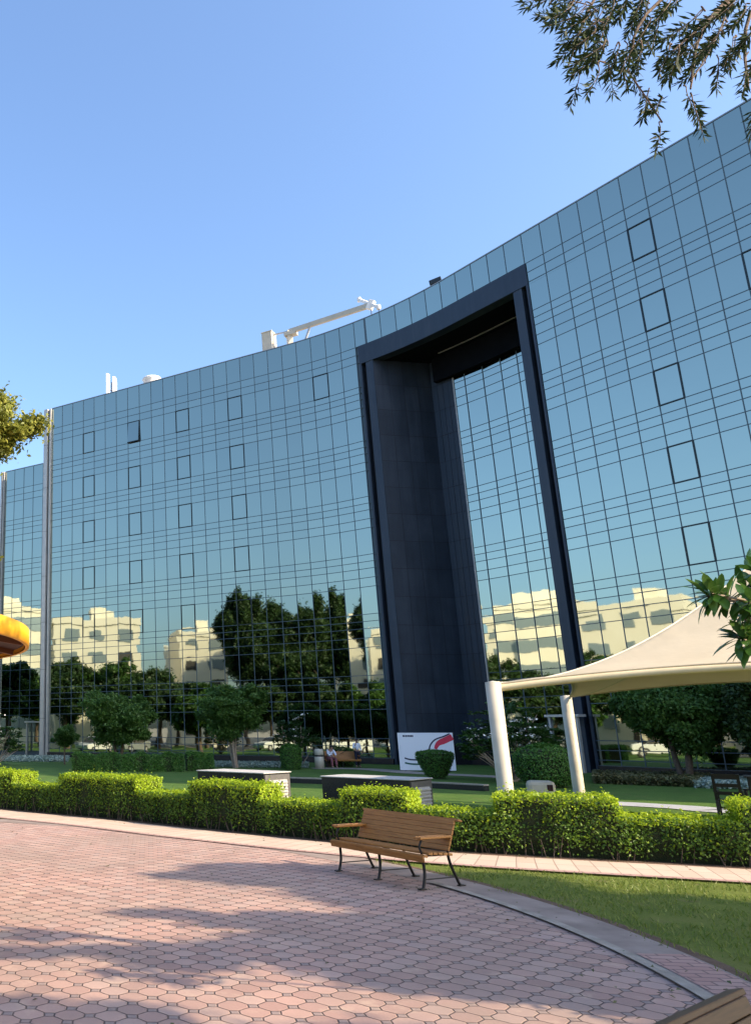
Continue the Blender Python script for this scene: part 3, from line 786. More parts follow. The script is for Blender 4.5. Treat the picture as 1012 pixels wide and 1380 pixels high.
# ------------------------------------------------------------------ roof equipment
def roofpt(px, py, back):                                # point above the roof, 'back' metres behind the facade
    best = None
    for u in np.arange(0, UEND, .1):
        p, _ = fac(u, back); r = p[0] / p[1]
        v = atY(px, py, p[1]); e = abs(v.x - p[0])
        if best is None or e < best[0]: best = (e, v)
    return best[1]
cr = thing('roof_crane', 'cream roof crane with a long horizontal boom above the parapet', 'crane', tuple(roofpt(390, 462, 2.2)))
cl = cr.location.copy(); rel = lambda v: v - cl
p0, p1 = rel(roofpt(357, 470, 2.4)), rel(roofpt(375, 450, 2.4)); h0 = rel(roofpt(366, 449, 2.4))
mb = MB(); dx = Vector((Ld[0], Ld[1], 0)); dy = Vector((LN[0], LN[1], 0)); c0 = (rel(roofpt(363, 462, 2.4)))
mb.obox(c0 + Vector((0, 0, -.5)), dx * .42, dy * .5, Vector((0, 0, 1.25))); mb.obox(c0 + Vector((0, 0, .77)), dx * .46, dy * .54, Vector((0, 0, .04)))
mb.obox(c0 + dx * .44 + Vector((0, 0, -.1)), dx * .03, dy * .3, Vector((0, 0, .45))); mb.build('counterweight', M['crane'], cr, .02)
mt = rel(roofpt(390, 447, 2.2)); mb = MB(); mb.bar(mt + Vector((0, 0, -3.0)), mt + Vector((0, 0, .05)), .45, .4); mb.bar(mt + Vector((-.3, .2, -.25)), mt + Vector((.5, -.35, -.25)), .6, .3); mb.build('mast', M['crane'], cr, .02)
bt = rel(roofpt(500, 411, 1.0)); mb = MB(); mb.bar(mt, bt, .26, .38); mb.build('boom', M['crane'], cr, .02)
mb = MB(); mb.bar(mt + Vector((0, 0, .05)), c0 + Vector((0, 0, .6)), .1, .1); mb.build('brace', M['alu'], cr); mb = MB(); br = mt.lerp(bt, .28); mb.bar(br, br + Vector((-.5, .35, -1.4)), .14, .14); mb.build('brace', M['alu'], cr)
mb = MB(); ha, hb = rel(roofpt(484, 404, 1.6)), rel(roofpt(510, 414, .6)); mb.bar(ha, hb, .22, .22)
for q in (ha, hb): mb.lathe([(.0, -.16), (.15, -.16), (.15, .16), (0, .16)], q, 10)
mb.bar(bt + Vector((-.15, .1, -.3)), bt + Vector((.1, -.1, .3)), .4, .4); mb.build('boom_head', M['white_paint'], cr, .015)
mb = MB(); mb.tube([bt + Vector((0, 0, -.3)), bt + Vector((-.05, 0, -.95))], .03, 6); mb.build('hoist_hook', M['black'], cr); mb = MB(); mb.tube([hb + Vector((0, 0, -.1)), hb + Vector((0, 0, -.5))], .025, 6); mb.build('hoist_hook', M['black'], cr)
an = thing('roof_antenna', 'pair of white upright antenna panels on the roof edge at the left', 'antenna', tuple(roofpt(151, 528, 1.6)))
for dx_, ww, hh_ in ((-.33, .34, 1.75), (.27, .40, 1.45)):
    mb = MB(); c_ = Vector((dx_, 0, 0)); vs = []; prof = [(-.5, 0), (.5, 0), (.5, .7), (.32 if dx_ > 0 else .5, .95), (.0, 1.0), (-.5, 1.0)]
    b4 = [(dx_ + a * ww, -.12, b * hh_ - .5 + .5 * b) for a, b in prof]; t4 = [(x, .12, z) for x, _, z in b4]; k = len(prof)
    mb.add(b4 + t4, [tuple(range(k)), tuple(range(2 * k - 1, k - 1, -1))] + [(i, (i + 1) % k + 0, (i + 1) % k + k, i + k)[::-1] for i in range(k)])
    mb.build('antenna_panel', M['white_paint'], an, .02)
mb = MB(); mb.tube([(0, .2, -1.2), (0, .2, 1.0)], .045, 8); mb.bar((0, .2, .2), (-.3, .1, .2), .05, .05); mb.bar((0, .2, .2), (.3, .1, .2), .05, .05); mb.build('mounting_pole', M['alu_dark'], an)
dm = thing('roof_vent_dome', 'low white domed ventilator just showing above the left parapet', 'roof vent', tuple(roofpt(205, 512, 2.0)))
mb = MB(); mb.lathe([(.0, .32), (.45, .28), (.8, .12), (.86, 0), (.75, -.1), (.7, -1.2)], n=20); mb.build('dome', M['white_paint'], dm)
fl = thing('roof_floodlight', 'small dark floodlight clamped to the parapet above the portal', 'floodlight', tuple(roofpt(587, 381, .3)))
mb = MB(); mb.obox((0, 0, .08), Vector((.32, -.2, .06)), Vector((.1, .16, 0)), Vector((-.02, 0, .16))); mb.build('lamp_housing', M['casement'], fl, .03)
mb = MB(); mb.bar((-.1, .15, -.5), (-.1, .15, 0), .06, .06); mb.bar((.2, -.05, -.1), (-.1, .15, -.1), .05, .05); mb.build('bracket', M['casement'], fl)

# ------------------------------------------------------------------ tent
T1 = Vector((8.45, 17.5, 3.0)); T2 = Vector((13.8, 24.5, 3.0)); e2 = Vector((.795, -.607, 0)); SL = (T2 - T1).length
T4 = T1 + e2 * SL; T3 = T2 + e2 * SL; PK = (T1 + T3) / 2; PK = Vector((PK.x + .55, PK.y - .1, EYE + 3.72))
tent = thing('tensile_canopy', 'cream conical shade sail stretched between pale steel poles', 'canopy', (PK.x, PK.y, 0))
tl = Vector((PK.x, PK.y, 0))
corners = [T1, T2, T3, T4]; NB, NR = 96, 26; vs = []; rim = []
for i in range(NB):
    k = i * 4 // NB; t = (i - k * NB / 4) / (NB / 4); a, b = corners[k], corners[(k + 1) % 4]; mid = (a + b) / 2
    p = a.lerp(b, t); inw = (Vector((PK.x, PK.y, 3)) - mid).normalized(); p = p + inw * .55 * 4 * t * (1 - t) + Vector((0, 0, .28 * 4 * t * (1 - t)))
    rim.append(p)
for j in range(NR + 1):
    rho = 1 - .955 * j / NR
    for p in rim:
        q = Vector((PK.x, PK.y, 0)) + (Vector((p.x, p.y, 0)) - Vector((PK.x, PK.y, 0))) * rho
        z = p.z + (PK.z - p.z) * ((1 - rho) / .955) ** 1.75
        vs.append(Vector((q.x, q.y, z)) - tl)
fs = [(j * NB + i, j * NB + (i + 1) % NB, (j + 1) * NB + (i + 1) % NB, (j + 1) * NB + i) for j in range(NR) for i in range(NB)]
mb = MB(); mb.add(vs, fs, True); o = mb.build('membrane', M['fabric'], tent); sdf = o.modifiers.new('solid', 'SOLIDIFY'); sdf.thickness = .012
mb = MB()
for k in range(8):
    i = k * NB // 8; pts = [vs[j * NB + i] + Vector((0, 0, .006)) for j in range(NR + 1)]
    if k % 2 == 0: 
        for s_ in (1, -1): pass
    mb.tube(pts, .016 if k % 2 else .024, 5)
mb.build('seam', M['cream_metal'], tent)
mb = MB(); edge = [p - tl + Vector((0, 0, -.01)) for p in rim] + [rim[0] - tl + Vector((0, 0, -.01))]; mb.tube(edge, .022, 6); mb.build('edge_cable', M['fabric'], tent)
mb = MB(); mb.lathe([(.0, .16), (.2, .14), (.22, 0), (.2, -.1), (0, -.1)], PK - tl, 16); mb.build('peak_cap', M['cream_metal'], tent)
for k, p in enumerate(corners):
    mb = MB(); q = p - tl; R_ = .15; outw = (p - Vector((PK.x, PK.y, 3))).normalized() * .14
    mb.lathe([(R_, 0), (R_, 3.02), (0, 3.05)], (q.x + outw.x, q.y + outw.y, 0), 20); pole = mb.build('pole', M['cream_metal'], tent)
    mb = MB(); mb.bar(q + outw + Vector((0, 0, -.1)), q - outw * .1, .05, .1); mb.tube([q + outw + Vector((0, 0, -.03)), q + Vector((0, 0, .0))], .025, 6); mb.build('tension_plate', M['cream_metal'], pole)
    mb = MB(); mb.lathe([(.0, .0), (.34, 0), (.34, .30), (.28, .36), (.15, .37)], (q.x + outw.x, q.y + outw.y, 0), 20); mb.build('pole_base', M['navy'], pole)
mb = MB(); n4 = [rim[(i) % NB] for i in range(3 * NB // 4, NB + 1)]       # front rail bowed up under the membrane's edge
mb.tube([p - tl + Vector((-e2.y, e2.x, 0)) * -.04 + Vector((0, 0, -.10)) for p in n4], .07, 12); mb.build('rail', M['rail_cream'], tent)

# ------------------------------------------------------------------ round kiosk canopy on the left
kx, ky, kr, kz = -4.8, 10.6, 4.03, EYE + 1.05
ks = thing('round_canopy', 'round canopy with a yellow orange rim and a dark maroon underside', 'canopy', (kx, ky, 0))
mb = MB(); mb.lathe([(kr - .05, kz), (kr, kz), (kr, kz + .21), (kr - .05, kz + .23), (kr - .06, kz + .02)], n=96); mb.build('rim', M['yellow'], ks)
mb = MB(); mb.lathe([(kr - .05, kz + .21), (kr * .5, kz + .62), (.2, kz + .95), (0, kz + .97)], n=64); mb.build('roof', M['yellow'], ks)
mb = MB(); mb.lathe([(kr - .06, kz + .06), (kr * .5, kz + .42), (.2, kz + .75), (0, kz + .76)], n=64); mb.build('underside', M['maroon'], ks)
mb = MB()
for k in range(18):
    a = 2 * PI * k / 18; d = Vector((math.cos(a), math.sin(a), 0)); mb.bar(d * (kr - .08) + Vector((0, 0, kz + .03)), d * .15 + Vector((0, 0, kz + .70)), .06, .07)
for r_ in (1.6, 2.9): mb.tube([(r_ * math.cos(2 * PI * i / 48), r_ * math.sin(2 * PI * i / 48), kz + .02 + .7 * (1 - r_ / kr)) for i in range(49)], .03, 6, False)
mb.build('ribs', M['rust_rib'], ks)
for k in range(6):
    a = math.radians(11) + 2 * PI * k / 6; mb = MB(); d = Vector((math.cos(a), math.sin(a), 0)) * 3.5
    mb.tube([d, d + Vector((0, 0, kz + .12))], .07, 12); mb.lathe([(.0, .02), (.16, .02), (.16, 0)], d, 14); mb.build('post', M['rust_rib'], ks)
mb = MB(); mb.lathe([(.0, .12), (.09, .1), (.14, -.05), (.0, -.06)], (2.6, .3, kz + .12), 14); mb.build('lamp', M['lamp'], ks)

# ------------------------------------------------------------------ park benches
def bench_mesh(root, wood, L=1.75):
    fr_y, bk_y = -.27, .26
    seat = MB()
    for i, (y, z, w_) in enumerate(((-.285, .43, .075), (-.20, .455, .07), (-.115, .452, .07), (-.03, .445, .07), (.055, .437, .07), (.14, .43, .07))):
        seat.obox((0, y, z), (L / 2, 0, 0), (0, w_ / 2 * .93, -.004), (0, .002, .016))
    seat.obox((0, -.327, .395), (L / 2, 0, 0), (0, .006, .0), (0, -.01, .045))
    seat.build('seat', wood, root, .006)
    back = MB()
    for k in range(6):
        t = k / 5; y = .165 + .135 * t; z = .50 + .33 * t
        back.obox((0, y, z), (L / 2 - .04, 0, 0), (0, .013, -.005), (0, .012, .0315))
    back.obox((0, .35, .862), (L / 2 + .01, 0, 0), (0, .035, -.012), (0, .005, .013))
    back.build('backrest', wood, root, .005)
    for x in (-L / 2 + .1, 0.0, L / 2 - .1):
        for (pts, rr_) in (([(x, -.30, 0), (x, -.275, .04), (x, -.24, .2), (x, -.25, .42)], .019), ([(x, .37, 0), (x, .33, .04), (x, .22, .28), (x, .19, .45), (x, .25, .62), (x, .335, .84)], .019)):
            lg = MB(); P_ = catmull([Vector(p) for p in pts], 6); lg.tube(P_, rr_, 8); b0 = Vector(pts[0]); lg.obox(b0 + Vector((0, 0, .006)), (.03, 0, 0), (0, .05, 0), (0, 0, .006)); lg.build('leg', M['black'], root)
        st = MB(); st.bar((x, -.25, .42), (x, .2, .415), .03, .02); st.tube([(x, -.24, .12), (x, .29, .12)], .009, 6); st.build('stretcher', M['black'], root)
    for x in (-L / 2 + .1, L / 2 - .1):
        ar = MB()
        for k in range(3): ar.obox((x - .045 + k * .045, -.045, .655 - .012 * (k == 1)), (.018, 0, 0), (0, .27, .0), (0, 0, .016))
        ao = ar.build('armrest', wood, root, .006)
        s2 = MB(); s2.tube([(x, -.25, .42), (x, -.29, .54), (x, -.24, .64)], .015, 8); s2.build('arm_support', M['black'], ao)
fl_, fr2 = G(458, 1175), G(571, 1200)
ax = (fr2 - fl_).normalized(); ctr = (fl_ + fr2) / 2; perp = Vector((-ax.y, ax.x, 0))
if perp.x < 0: perp = -perp
rz = math.atan2(ax.y, ax.x)
bc = ctr + perp * .28 * 1.05
b1 = thing('park_bench', 'brown slatted timber bench with black iron legs at the edge of the plaza', 'bench', (bc.x, bc.y, .012), rz, 'timber park benches')
BL = (fr2 - fl_).length
bench_mesh(b1, M['wood'], BL + .2); b1.scale = (1, 1.05, .98)
# second bench: only the end of its back shows, low in the right corner
b2 = copy_tree(b1); b2['label'] = 'weathered timber bench cut off by the lower right corner, its top rail showing'; b2.scale = (1, 1, 1)
for ch in b2.children:
    if ch.name.split('.')[0] in ('seat', 'backrest', 'armrest'):
        ch.data = ch.data.copy(); ch.data.materials[0] = M['wood_old']
tip = G(992, 1334, .87); yaw = math.atan2(.58, .81)       # the bench looks away from the plaza, its top rail runs out of the frame
loc_tip = Matrix.Rotation(yaw, 3, 'Z') @ Vector(((BL + .2) / 2 + .01, .35, 0))
b2.rotation_euler = (0, 0, yaw); b2.location = (tip.x - loc_tip.x, tip.y - loc_tip.y, .0)

# far bench against the glass
bf = thing('park_bench', 'small brown bench against the dark glass, a person seated at its left end', 'bench', (14.75, 50.6, 0), PI + math.radians(180 - 8), 'timber park benches')
for ch in list(b1.children): copy_tree(ch, bf)
bf.scale = (1.1, 1, 1)

# ------------------------------------------------------------------ people
def skin_body(name, parent, verts, edges, radii, m, sub=2):
    me = bpy.data.meshes.new(name); me.from_pydata(verts, edges, []); me.materials.append(m)
    o = bpy.data.objects.new(name, me); COL.objects.link(o); o.parent = parent
    sk = o.modifiers.new('skin', 'SKIN'); sk.use_smooth_shade = True
    sv = me.skin_vertices[0].data
    for i, r in enumerate(radii): sv[i].radius = (r, r) if isinstance(r, (int, float)) else r
    sv[0].use_root = True
    o.modifiers.new('sub', 'SUBSURF').levels = sub; o.modifiers['sub'].render_levels = sub
    return o
def hand(V, E, R, wrist, d, up):
    """palm, four fingers and a thumb continuing from vertex index wrist"""
    d = Vector(d).normalized(); up = Vector(up); side = d.cross(up).normalized(); w0 = Vector(V[wrist])
    V.append(w0 + d * .06); E.append((wrist, len(V) - 1)); R.append((.030, .016)); palm = len(V) - 1
    for k, L in enumerate((.062, .072, .068, .052)):
        b = w0 + d * .085 + side * (k - 1.5) * .018
        V.append(b); E.append((palm, len(V) - 1)); R.append(.009)
        V.append(b + d * L * .55 - up * .012); E.append((len(V) - 2, len(V) - 1)); R.append(.008)
        V.append(b + d * L - up * .034); E.append((len(V) - 2, len(V) - 1)); R.append(.007)
    b = w0 + d * .04 - side * .03; V.append(b); E.append((palm, len(V) - 1)); R.append(.011)
    V.append(b + d * .03 - side * .022 - up * .01); E.append((len(V) - 2, len(V) - 1)); R.append(.009)
def head_parts(root, c, face, hair_m):
    c = Vector(c); f_ = Vector(face).normalized(); s_ = Vector((0, 0, 1)).cross(f_).normalized()
    mb = MB(); prof = [(.0, .115), (.05, .108), (.083, .07), (.092, .02), (.088, -.02), (.06, -.0)]
    mb.lathe(prof, c - f_ * .018 + Vector((0, 0, .012)), 14); mb.build('hair', hair_m, root)
def face_bits(V, E, R, head_i, c, f_):
    c = Vector(c); f_ = Vector(f_).normalized(); s_ = Vector((0, 0, 1)).cross(f_).normalized()
    for p, r in ((c + f_ * .095 + Vector((0, 0, -.015)), .012), (c + s_ * .082, .016), (c - s_ * .082, .016), (c + f_ * .07 + Vector((0, 0, -.075)), .028)):
        V.append(p); E.append((head_i, len(V) - 1)); R.append(r)
def standing(root, H=1.6):
    k = H / 1.7; V = []; E = []; R = []
    def a(p, r, link=None):
        V.append(Vector(p) * k); R.append(r * k)
        if link is not None: E.append((link, len(V) - 1))
        return len(V) - 1
    pel = a((0, 0, .95), .125); wa = a((0, .01, 1.1), .115, pel); ch = a((0, 0, 1.3), .14, wa); nk = a((0, 0, 1.45), .058, ch); hd = a((0, -.02, 1.60), .092, nk)
    face_bits(V, E, R, hd, V[hd], (-.5, -.85, 0))
    hands = []
    for s_ in (-1, 1):
        hp_ = a((.09 * s_, 0, .90), .10, pel); kn = a((.10 * s_, -.02, .5), .062, hp_); an_ = a((.10 * s_, .02, .09), .042, kn); a((.11 * s_, -.13, .04), .034, an_)
        sh = a((.18 * s_, 0, 1.39), .062, ch); el = a((.25 * s_, .03 if s_ > 0 else -.05, 1.12), .046, sh); wr = a((.17 * s_ if s_ < 0 else .24, -.22 if s_ < 0 else -.1, 1.38 if s_ < 0 else .92), .030, el)
        hand(V, E, R, wr, (.1, -.3, .9) if s_ < 0 else (0, -.3, -1), (0, -1, 0) if s_ < 0 else (1, 0, 0))
    skin_body('body', root, V, E, R, M['skin'])
    # shirt
    sv = [V[pel] + Vector((0, 0, .06)), V[wa], V[ch]]; se = [(0, 1), (1, 2)]; sr = [.135 * k, .128 * k, .152 * k]
    for s_, (si, ei, wi) in zip((-1, 1), ((V[ch] + Vector((-.18, 0, .09)) * k, Vector((-.25, -.05, 1.12)) * k, Vector((-.185, -.18, 1.3)) * k), (V[ch] + Vector((.18, 0, .09)) * k, Vector((.25, .03, 1.12)) * k, Vector((.24, -.06, .98)) * k))):
        b = len(sv); sv += [si, ei, wi]; se += [(2, b), (b, b + 1), (b + 1, b + 2)]; sr += [.078 * k, .06 * k, .046 * k]
    skin_body('shirt', root, sv, se, sr, M['shirt'])
    tv = [Vector((0, 0, .97)) * k]; te = []; tr = [.13 * k]
    for s_ in (-1, 1):
        b = len(tv); tv += [Vector((.09 * s_, 0, .90)) * k, Vector((.10 * s_, -.02, .5)) * k, Vector((.10 * s_, .02, .1)) * k]; te += [(0, b), (b, b + 1), (b + 1, b + 2)]; tr += [.112 * k, .08 * k, .068 * k]
    skin_body('trousers', root, tv, te, tr, M['trousers'])
    head_parts(root, V[hd], (-.5, -.85, 0), M['hair'])
ps = thing('person', 'person standing in a white shirt and dark trousers, one hand raised', 'person', (15.55, 50.3, 0), math.radians(10))
standing(ps, 1.6)
def seated(root):
    V = []; E = []; R = []
    def a(p, r, link=None):
        V.append(Vector(p)); R.append(r)
        if link is not None: E.append((link, len(V) - 1))
        return len(V) - 1
    pel = a((0, .05, .52), .125); wa = a((.02, .03, .68), .12, pel); ch = a((.06, -.03, .88), .14, wa); nk = a((.09, -.08, 1.02), .056, ch); hd = a((.11, -.12, 1.15), .092, nk)
    face_bits(V, E, R, hd, V[hd], (.6, -.8, -.1))
    for s_ in (-1, 1):
        hp_ = a((.09 * s_, -.02, .51), .095, pel); kn = a((.12 * s_ + .12, -.42, .50), .066, hp_); an_ = a((.12 * s_ + .12, -.45, .09), .045, kn); a((.12 * s_ + .15, -.58, .04), .035, an_)
        sh = a((.17 * s_ + .06, -.02, .96), .06, ch); el = a((.22 * s_ + .08, -.2, .76), .045, sh); wr = a((.10 * s_ + .14, -.4, .68), .03, el)
        hand(V, E, R, wr, (-.2 * s_, -1, -.2), (0, 0, 1))
    skin_body('body', root, V, E, R, M['skin'])
    sv = [Vector((0, .05, .56)), V[wa], V[ch]]; se = [(0, 1), (1, 2)]; sr = [.14, .133, .153]
    for s_ in (-1, 1):
        b = len(sv); sv += [Vector((.17 * s_ + .06, -.02, .96)), Vector((.22 * s_ + .08, -.2, .76)), Vector((.13 * s_ + .12, -.35, .7))]; se += [(2, b), (b, b + 1), (b + 1, b + 2)]; sr += [.076, .06, .046]
    skin_body('shirt', root, sv, se, sr, M['shirt'])
    tv = [Vector((0, .05, .53))]; te = []; tr = [.135]
    for s_ in (-1, 1):
        b = len(tv); tv += [Vector((.09 * s_, -.02, .51)), Vector((.12 * s_ + .12, -.42, .50)), Vector((.12 * s_ + .12, -.45, .1))]; te += [(0, b), (b, b + 1), (b + 1, b + 2)]; tr += [.108, .085, .075]
    skin_body('trousers', root, tv, te, tr, M['redcloth'])
    head_parts(root, V[hd], (.6, -.8, 0), M['hair'])
pt = thing('person', 'person in a white top and dusty red trousers seated on the far bench', 'person', (13.95, 50.35, -.02), 0)
seated(pt)

# ------------------------------------------------------------------ granite units, low wall, bins, sign, chairs
def unit_box(corner, label, L=2.1, D=.92, Hh=1.0):
    lx = Vector((-.70, .71, 0)).normalized(); ex = Vector((.71, .70, 0)).normalized(); c = corner
    r_ = thing('ventilation_unit', label, 'ventilation unit', (c.x, c.y, 0), 0, 'granite ventilation units behind the hedge')
    P = lambda i, j, z: lx * L * i + ex * D * j + Vector((0, 0, z))
    mb = MB(); mb.hexa([P(0, 0, 0), P(1, 0, 0), P(1, 1, 0), P(0, 1, 0)][::-1], [P(0, 0, Hh), P(1, 0, Hh), P(1, 1, Hh), P(0, 1, Hh)][::-1]); mb.build('body', M['plinth'], r_, .01)
    mb = MB(); mb.hexa([P(-.012, -.025, Hh), P(1.012, -.025, Hh), P(1.012, 1.025, Hh), P(-.012, 1.025, Hh)][::-1], [P(-.012, -.025, Hh + .028), P(1.012, -.025, Hh + .028), P(1.012, 1.025, Hh + .028), P(-.012, 1.025, Hh + .028)][::-1]); mb.build('capstone', M['granite_top'], r_, .01)
    mb = MB(); n_ = -lx
    mb.use(M['end_grey']); mb.obox(P(0, .5, Hh * .5) + n_ * .006, ex * D * .47, n_ * .006, Vector((0, 0, Hh * .47)))
    lou = mb.build('end_panel', None, r_)
    mb = MB()
    mb.obox(P(0, .5, Hh * .48) + n_ * .022, ex * D * .34, n_ * .008, Vector((0, 0, Hh * .36)))
    for k in range(9): mb.obox(P(0, .5, Hh * .48 - .31 + k * .077) + n_ * .042, ex * D * .32, n_ * .02 + Vector((0, 0, -.018)), Vector((0, 0, .012)))
    mb.build('louver', M['louver'], r_)
    mb = MB()
    for j in (.33, .66): mb.obox(P(j, 0, Hh * .5) - ex * .004, lx * .006, ex * .004, Vector((0, 0, Hh * .5)))
    mb.build('joint', M['slot'], r_)
c1 = Vector((4.38, 21.9, 0)); c2_ = Vector((7.15, 19.5, 0))
unit_box(c1, 'black granite ventilation unit with pale top behind the left of the hedge', 2.1, 1.2)
unit_box(c2_, 'black granite ventilation unit with louvred end behind the bench', 2.2, 1.12, .97)
lw_ = thing('low_wall', 'low black granite wall with a pale cap crossing the lawn', 'low wall', (0, 0, 0))
a = catmull([G(330, 1052), G(395, 1055), G(450, 1057), G(580, 1062), G(652, 1066)], 6); b = offs(a, .35); mb = MB(); mc = MB()
for i in range(len(a) - 1):
    for mm, z0, z1 in ((mb, -.01, .17), (mc, .17, .21)):
        mm.hexa([(*a[i].xy, z0), (*a[i + 1].xy, z0), (*b[i + 1].xy, z0), (*b[i].xy, z0)], [(*a[i].xy, z1), (*a[i + 1].xy, z1), (*b[i + 1].xy, z1), (*b[i].xy, z1)])
mb.build('wall_body', M['plinth'], lw_); mc.build('cap', M['kerb'], lw_)
bn = thing('litter_bin', 'cream cylindrical litter bin with a dark band near the far bench', 'litter bin', (12.95, 48.9, 0))
mb = MB(); mb.lathe([(.0, 0), (.25, 0), (.26, .62), (.24, .64)], n=20); mb.build('body', M['cream_metal'], bn)
mb = MB(); mb.lathe([(.235, .63), (.235, .74)], n=20); mb.build('opening_band', M['slot'], bn)
mb = MB(); mb.lathe([(.25, .73), (.26, .74), (.26, 1.0), (.2, 1.06), (0, 1.07)], n=20); mb.build('lid', M['cream_metal'], bn)
wp = atY(727, 1050, 19.0)
bb = thing('lamp_bin', 'cream rounded plastic bin with a square dark opening behind the hedge', 'litter bin', (wp.x, wp.y, 0), math.radians(-22))
mb = MB(); mb.box(-.22, .22, -.2, .2, 0, .60); mb.build('body', M['cream_metal'], bb, .05)
mb = MB(); mb.box(-.19, .19, -.17, .17, .60, .68); mb.build('gap_band', M['slot'], bb)
mb = MB(); mb.box(-.27, .27, -.24, .24, .68, 1.0); mb.build('hood', M['cream_metal'], bb, .08)
mb = MB(); mb.box(.10, .21, -.245, -.235, .80, .93); mb.build('opening', M['maroon'], bb)
sg = thing('sign_board', 'white sign board with a red ribbon emblem beside the portal', 'sign', (17.75, 45.6, 0), math.radians(-14))
SW, SH = 2.75, 1.95
mb = MB(); mb.box(-SW / 2, SW / 2, 0, .14, .04, SH); mb.build('board', M['sign_white'], sg, .01)
mb = MB()
for x in (-1.1, 1.1): mb.box(x - .06, x + .06, .02, .4, -.0, .04); mb.bar((x, .14, 1.2), (x, .5, .02), .05, .05)
mb.build('foot', M['black'], sg)
def ribbon2(pts, w_, y=-.006, n_=10):
    mb_ = MB(); P_ = catmull([Vector((x, y, z)) for x, z in pts], n_); up_ = []; lo_ = []
    for i, p in enumerate(P_):
        t = (P_[min(i + 1, len(P_) - 1)] - P_[max(0, i - 1)]).normalized(); nn_ = Vector((-t.z, 0, t.x)); ww = w_(i / (len(P_) - 1)) if callable(w_) else w_
        up_.append(p + nn_ * ww / 2); lo_.append(p - nn_ * ww / 2)
    for i in range(len(P_) - 1):
        q = [lo_[i], lo_[i + 1], up_[i + 1], up_[i]]; mb_.hexa([v + Vector((0, .005, 0)) for v in q], q)
    return mb_
ribbon2([(.45, 1.13), (.62, 1.40), (.95, 1.56), (1.34, 1.74)], lambda t: .30 * min(1, .45 + t)).build('red_ribbon', M['red'], sg)
ribbon2([(.12, 1.0), (.22, 1.32), (.48, 1.60), (.9, 1.76), (1.22, 1.90)], .07, -.012).build('black_ribbon', M['navy'], sg)
ribbon2([(-1.12, .66), (-.8, .58), (-.2, .58), (.3, .72)], .075).build('black_stripe', M['navy'], sg)
ribbon2([(-1.12, .42), (-.8, .36), (-.2, .36), (.3, .48)], .085, -.006).build('green_stripe', M['dgreen'], sg)
mb = MB()
x = -1.12
for wl in (.11, .03, .09, .03, .07, .06, .08, .07): mb.box(x, x + wl - .012, -.006, 0, 1.74, 1.83); x += wl
mb.build('lettering', M['navy'], sg)
def bar_chair(loc, rz_, label):
    r_ = thing('garden_chair', label, 'chair', loc, rz_, 'dark timber chairs behind the hedge')
    for x in (-.24, .24):
        for y in (-.22, .24):
            lg = MB(); hh_ = 1.06 if y > 0 else .66
            lg.bar((x, y + (.06 if y > 0 else 0), 0), (x, y, .46), .06, .055); lg.bar((x, y, .46), (x, y + (.10 if y > 0 else 0), hh_), .06, .05); lg.build('leg', M['dark_wood'], r_)
    mb = MB()
    for k in range(5): mb.box(-.27, .27, -.25 + k * .1, -.16 + k * .1, .44, .465)
    mb.build('seat', M['dark_wood'], r_)
    mb = MB()
    for z, hz in ((1.0, .06), (.8, .04), (.62, .04)): mb.obox((0, .26 + (z - .5) * .16, z), (.24, 0, 0), (0, .012, 0), (0, .006, hz))
    mb.build('backrest', M['dark_wood'], r_)
    mb = MB()
    for x in (-.24, .24): mb.box(x - .02, x + .02, -.2, .26, .18, .22); mb.box(x - .04, x + .04, -.25, .3, .645, .675)
    mb.box(-.22, .22, -.24, -.2, .24, .28); mb.build('rail', M['dark_wood'], r_)
    return r_
bar_chair((15.25, 20.9, 0), math.radians(140), 'dark timber chair nearest the end of the hedge, left of its pair')
bar_chair((16.35, 21.3, 0), math.radians(-160), 'dark timber chair beside another, cut by the right edge of the picture')
tb = thing('garden_table', 'dark timber table set between the two dark chairs', 'table', (16.2, 20.6, 0), math.radians(-35))
mb = MB()
for k in range(6): mb.box(-.6, .6, -.42 + k * .14, -.29 + k * .14, .98, 1.01)
mb.build('table_top', M['dark_wood'], tb)
for x in (-.5, .5):
    for y in (-.34, .34): lg = MB(); lg.bar((x, y, 0), (x, y, .98), .07, .07); lg.build('leg', M['dark_wood'], tb)
mb = MB(); mb.box(-.5, .5, -.03, .03, .3, .36); mb.box(-.53, -.47, -.34, .34, .3, .36); mb.box(.47, .53, -.34, .34, .3, .36); mb.build('stretcher', M['dark_wood'], tb)

# ------------------------------------------------------------------ planting by the building
def lob(c, r, n, sp, flat=.8):
    out = [(c, (r[0] * .62, r[1] * .62, r[2] * .7))]
    for k in range(n):
        a = 2 * PI * k / n + random.uniform(-.3, .3); t = random.uniform(.45, .62); z = random.uniform(-.45, .5)
        out.append(((c[0] + math.cos(a) * r[0] * t, c[1] + math.sin(a) * r[1] * t, c[2] + z * r[2]), (r[0] * sp, r[1] * sp, r[2] * sp * flat)))
    return out
def P2(px, Y): return ((px - CX) / (F_PX * 1.033) * Y, Y, 0)
make_tree('garden_tree', 'broad round dark green tree behind the low clipped hedge on the left lawn', 'tree', P2(160, 50), lob((0, 0, 2.75), (2.15, 2.0, 1.75), 8, .46), 9000, .17, 'tree_leaf', .09, clumps=150, spread=.17, stems=2, group='small trees along the glass front')
make_tree('garden_tree', 'smallest round tree, beside the grey metal fin', 'tree', P2(88, 55), lob((0, 0, 1.75), (.85, .8, .75), 5, .5), 2400, .14, 'tree_leaf', .05, clumps=50, group='small trees along the glass front')
make_tree('garden_tree', 'rounded tree with several thin reddish stems, left of the plumeria with white flowers', 'tree', P2(316, 50), lob((0, 0, 2.95), (2.05, 1.9, 1.85), 8, .45), 8500, .17, 'tree_leaf', .07, 'bark_pale', clumps=140, spread=.17, stems=3, group='small trees along the glass front')
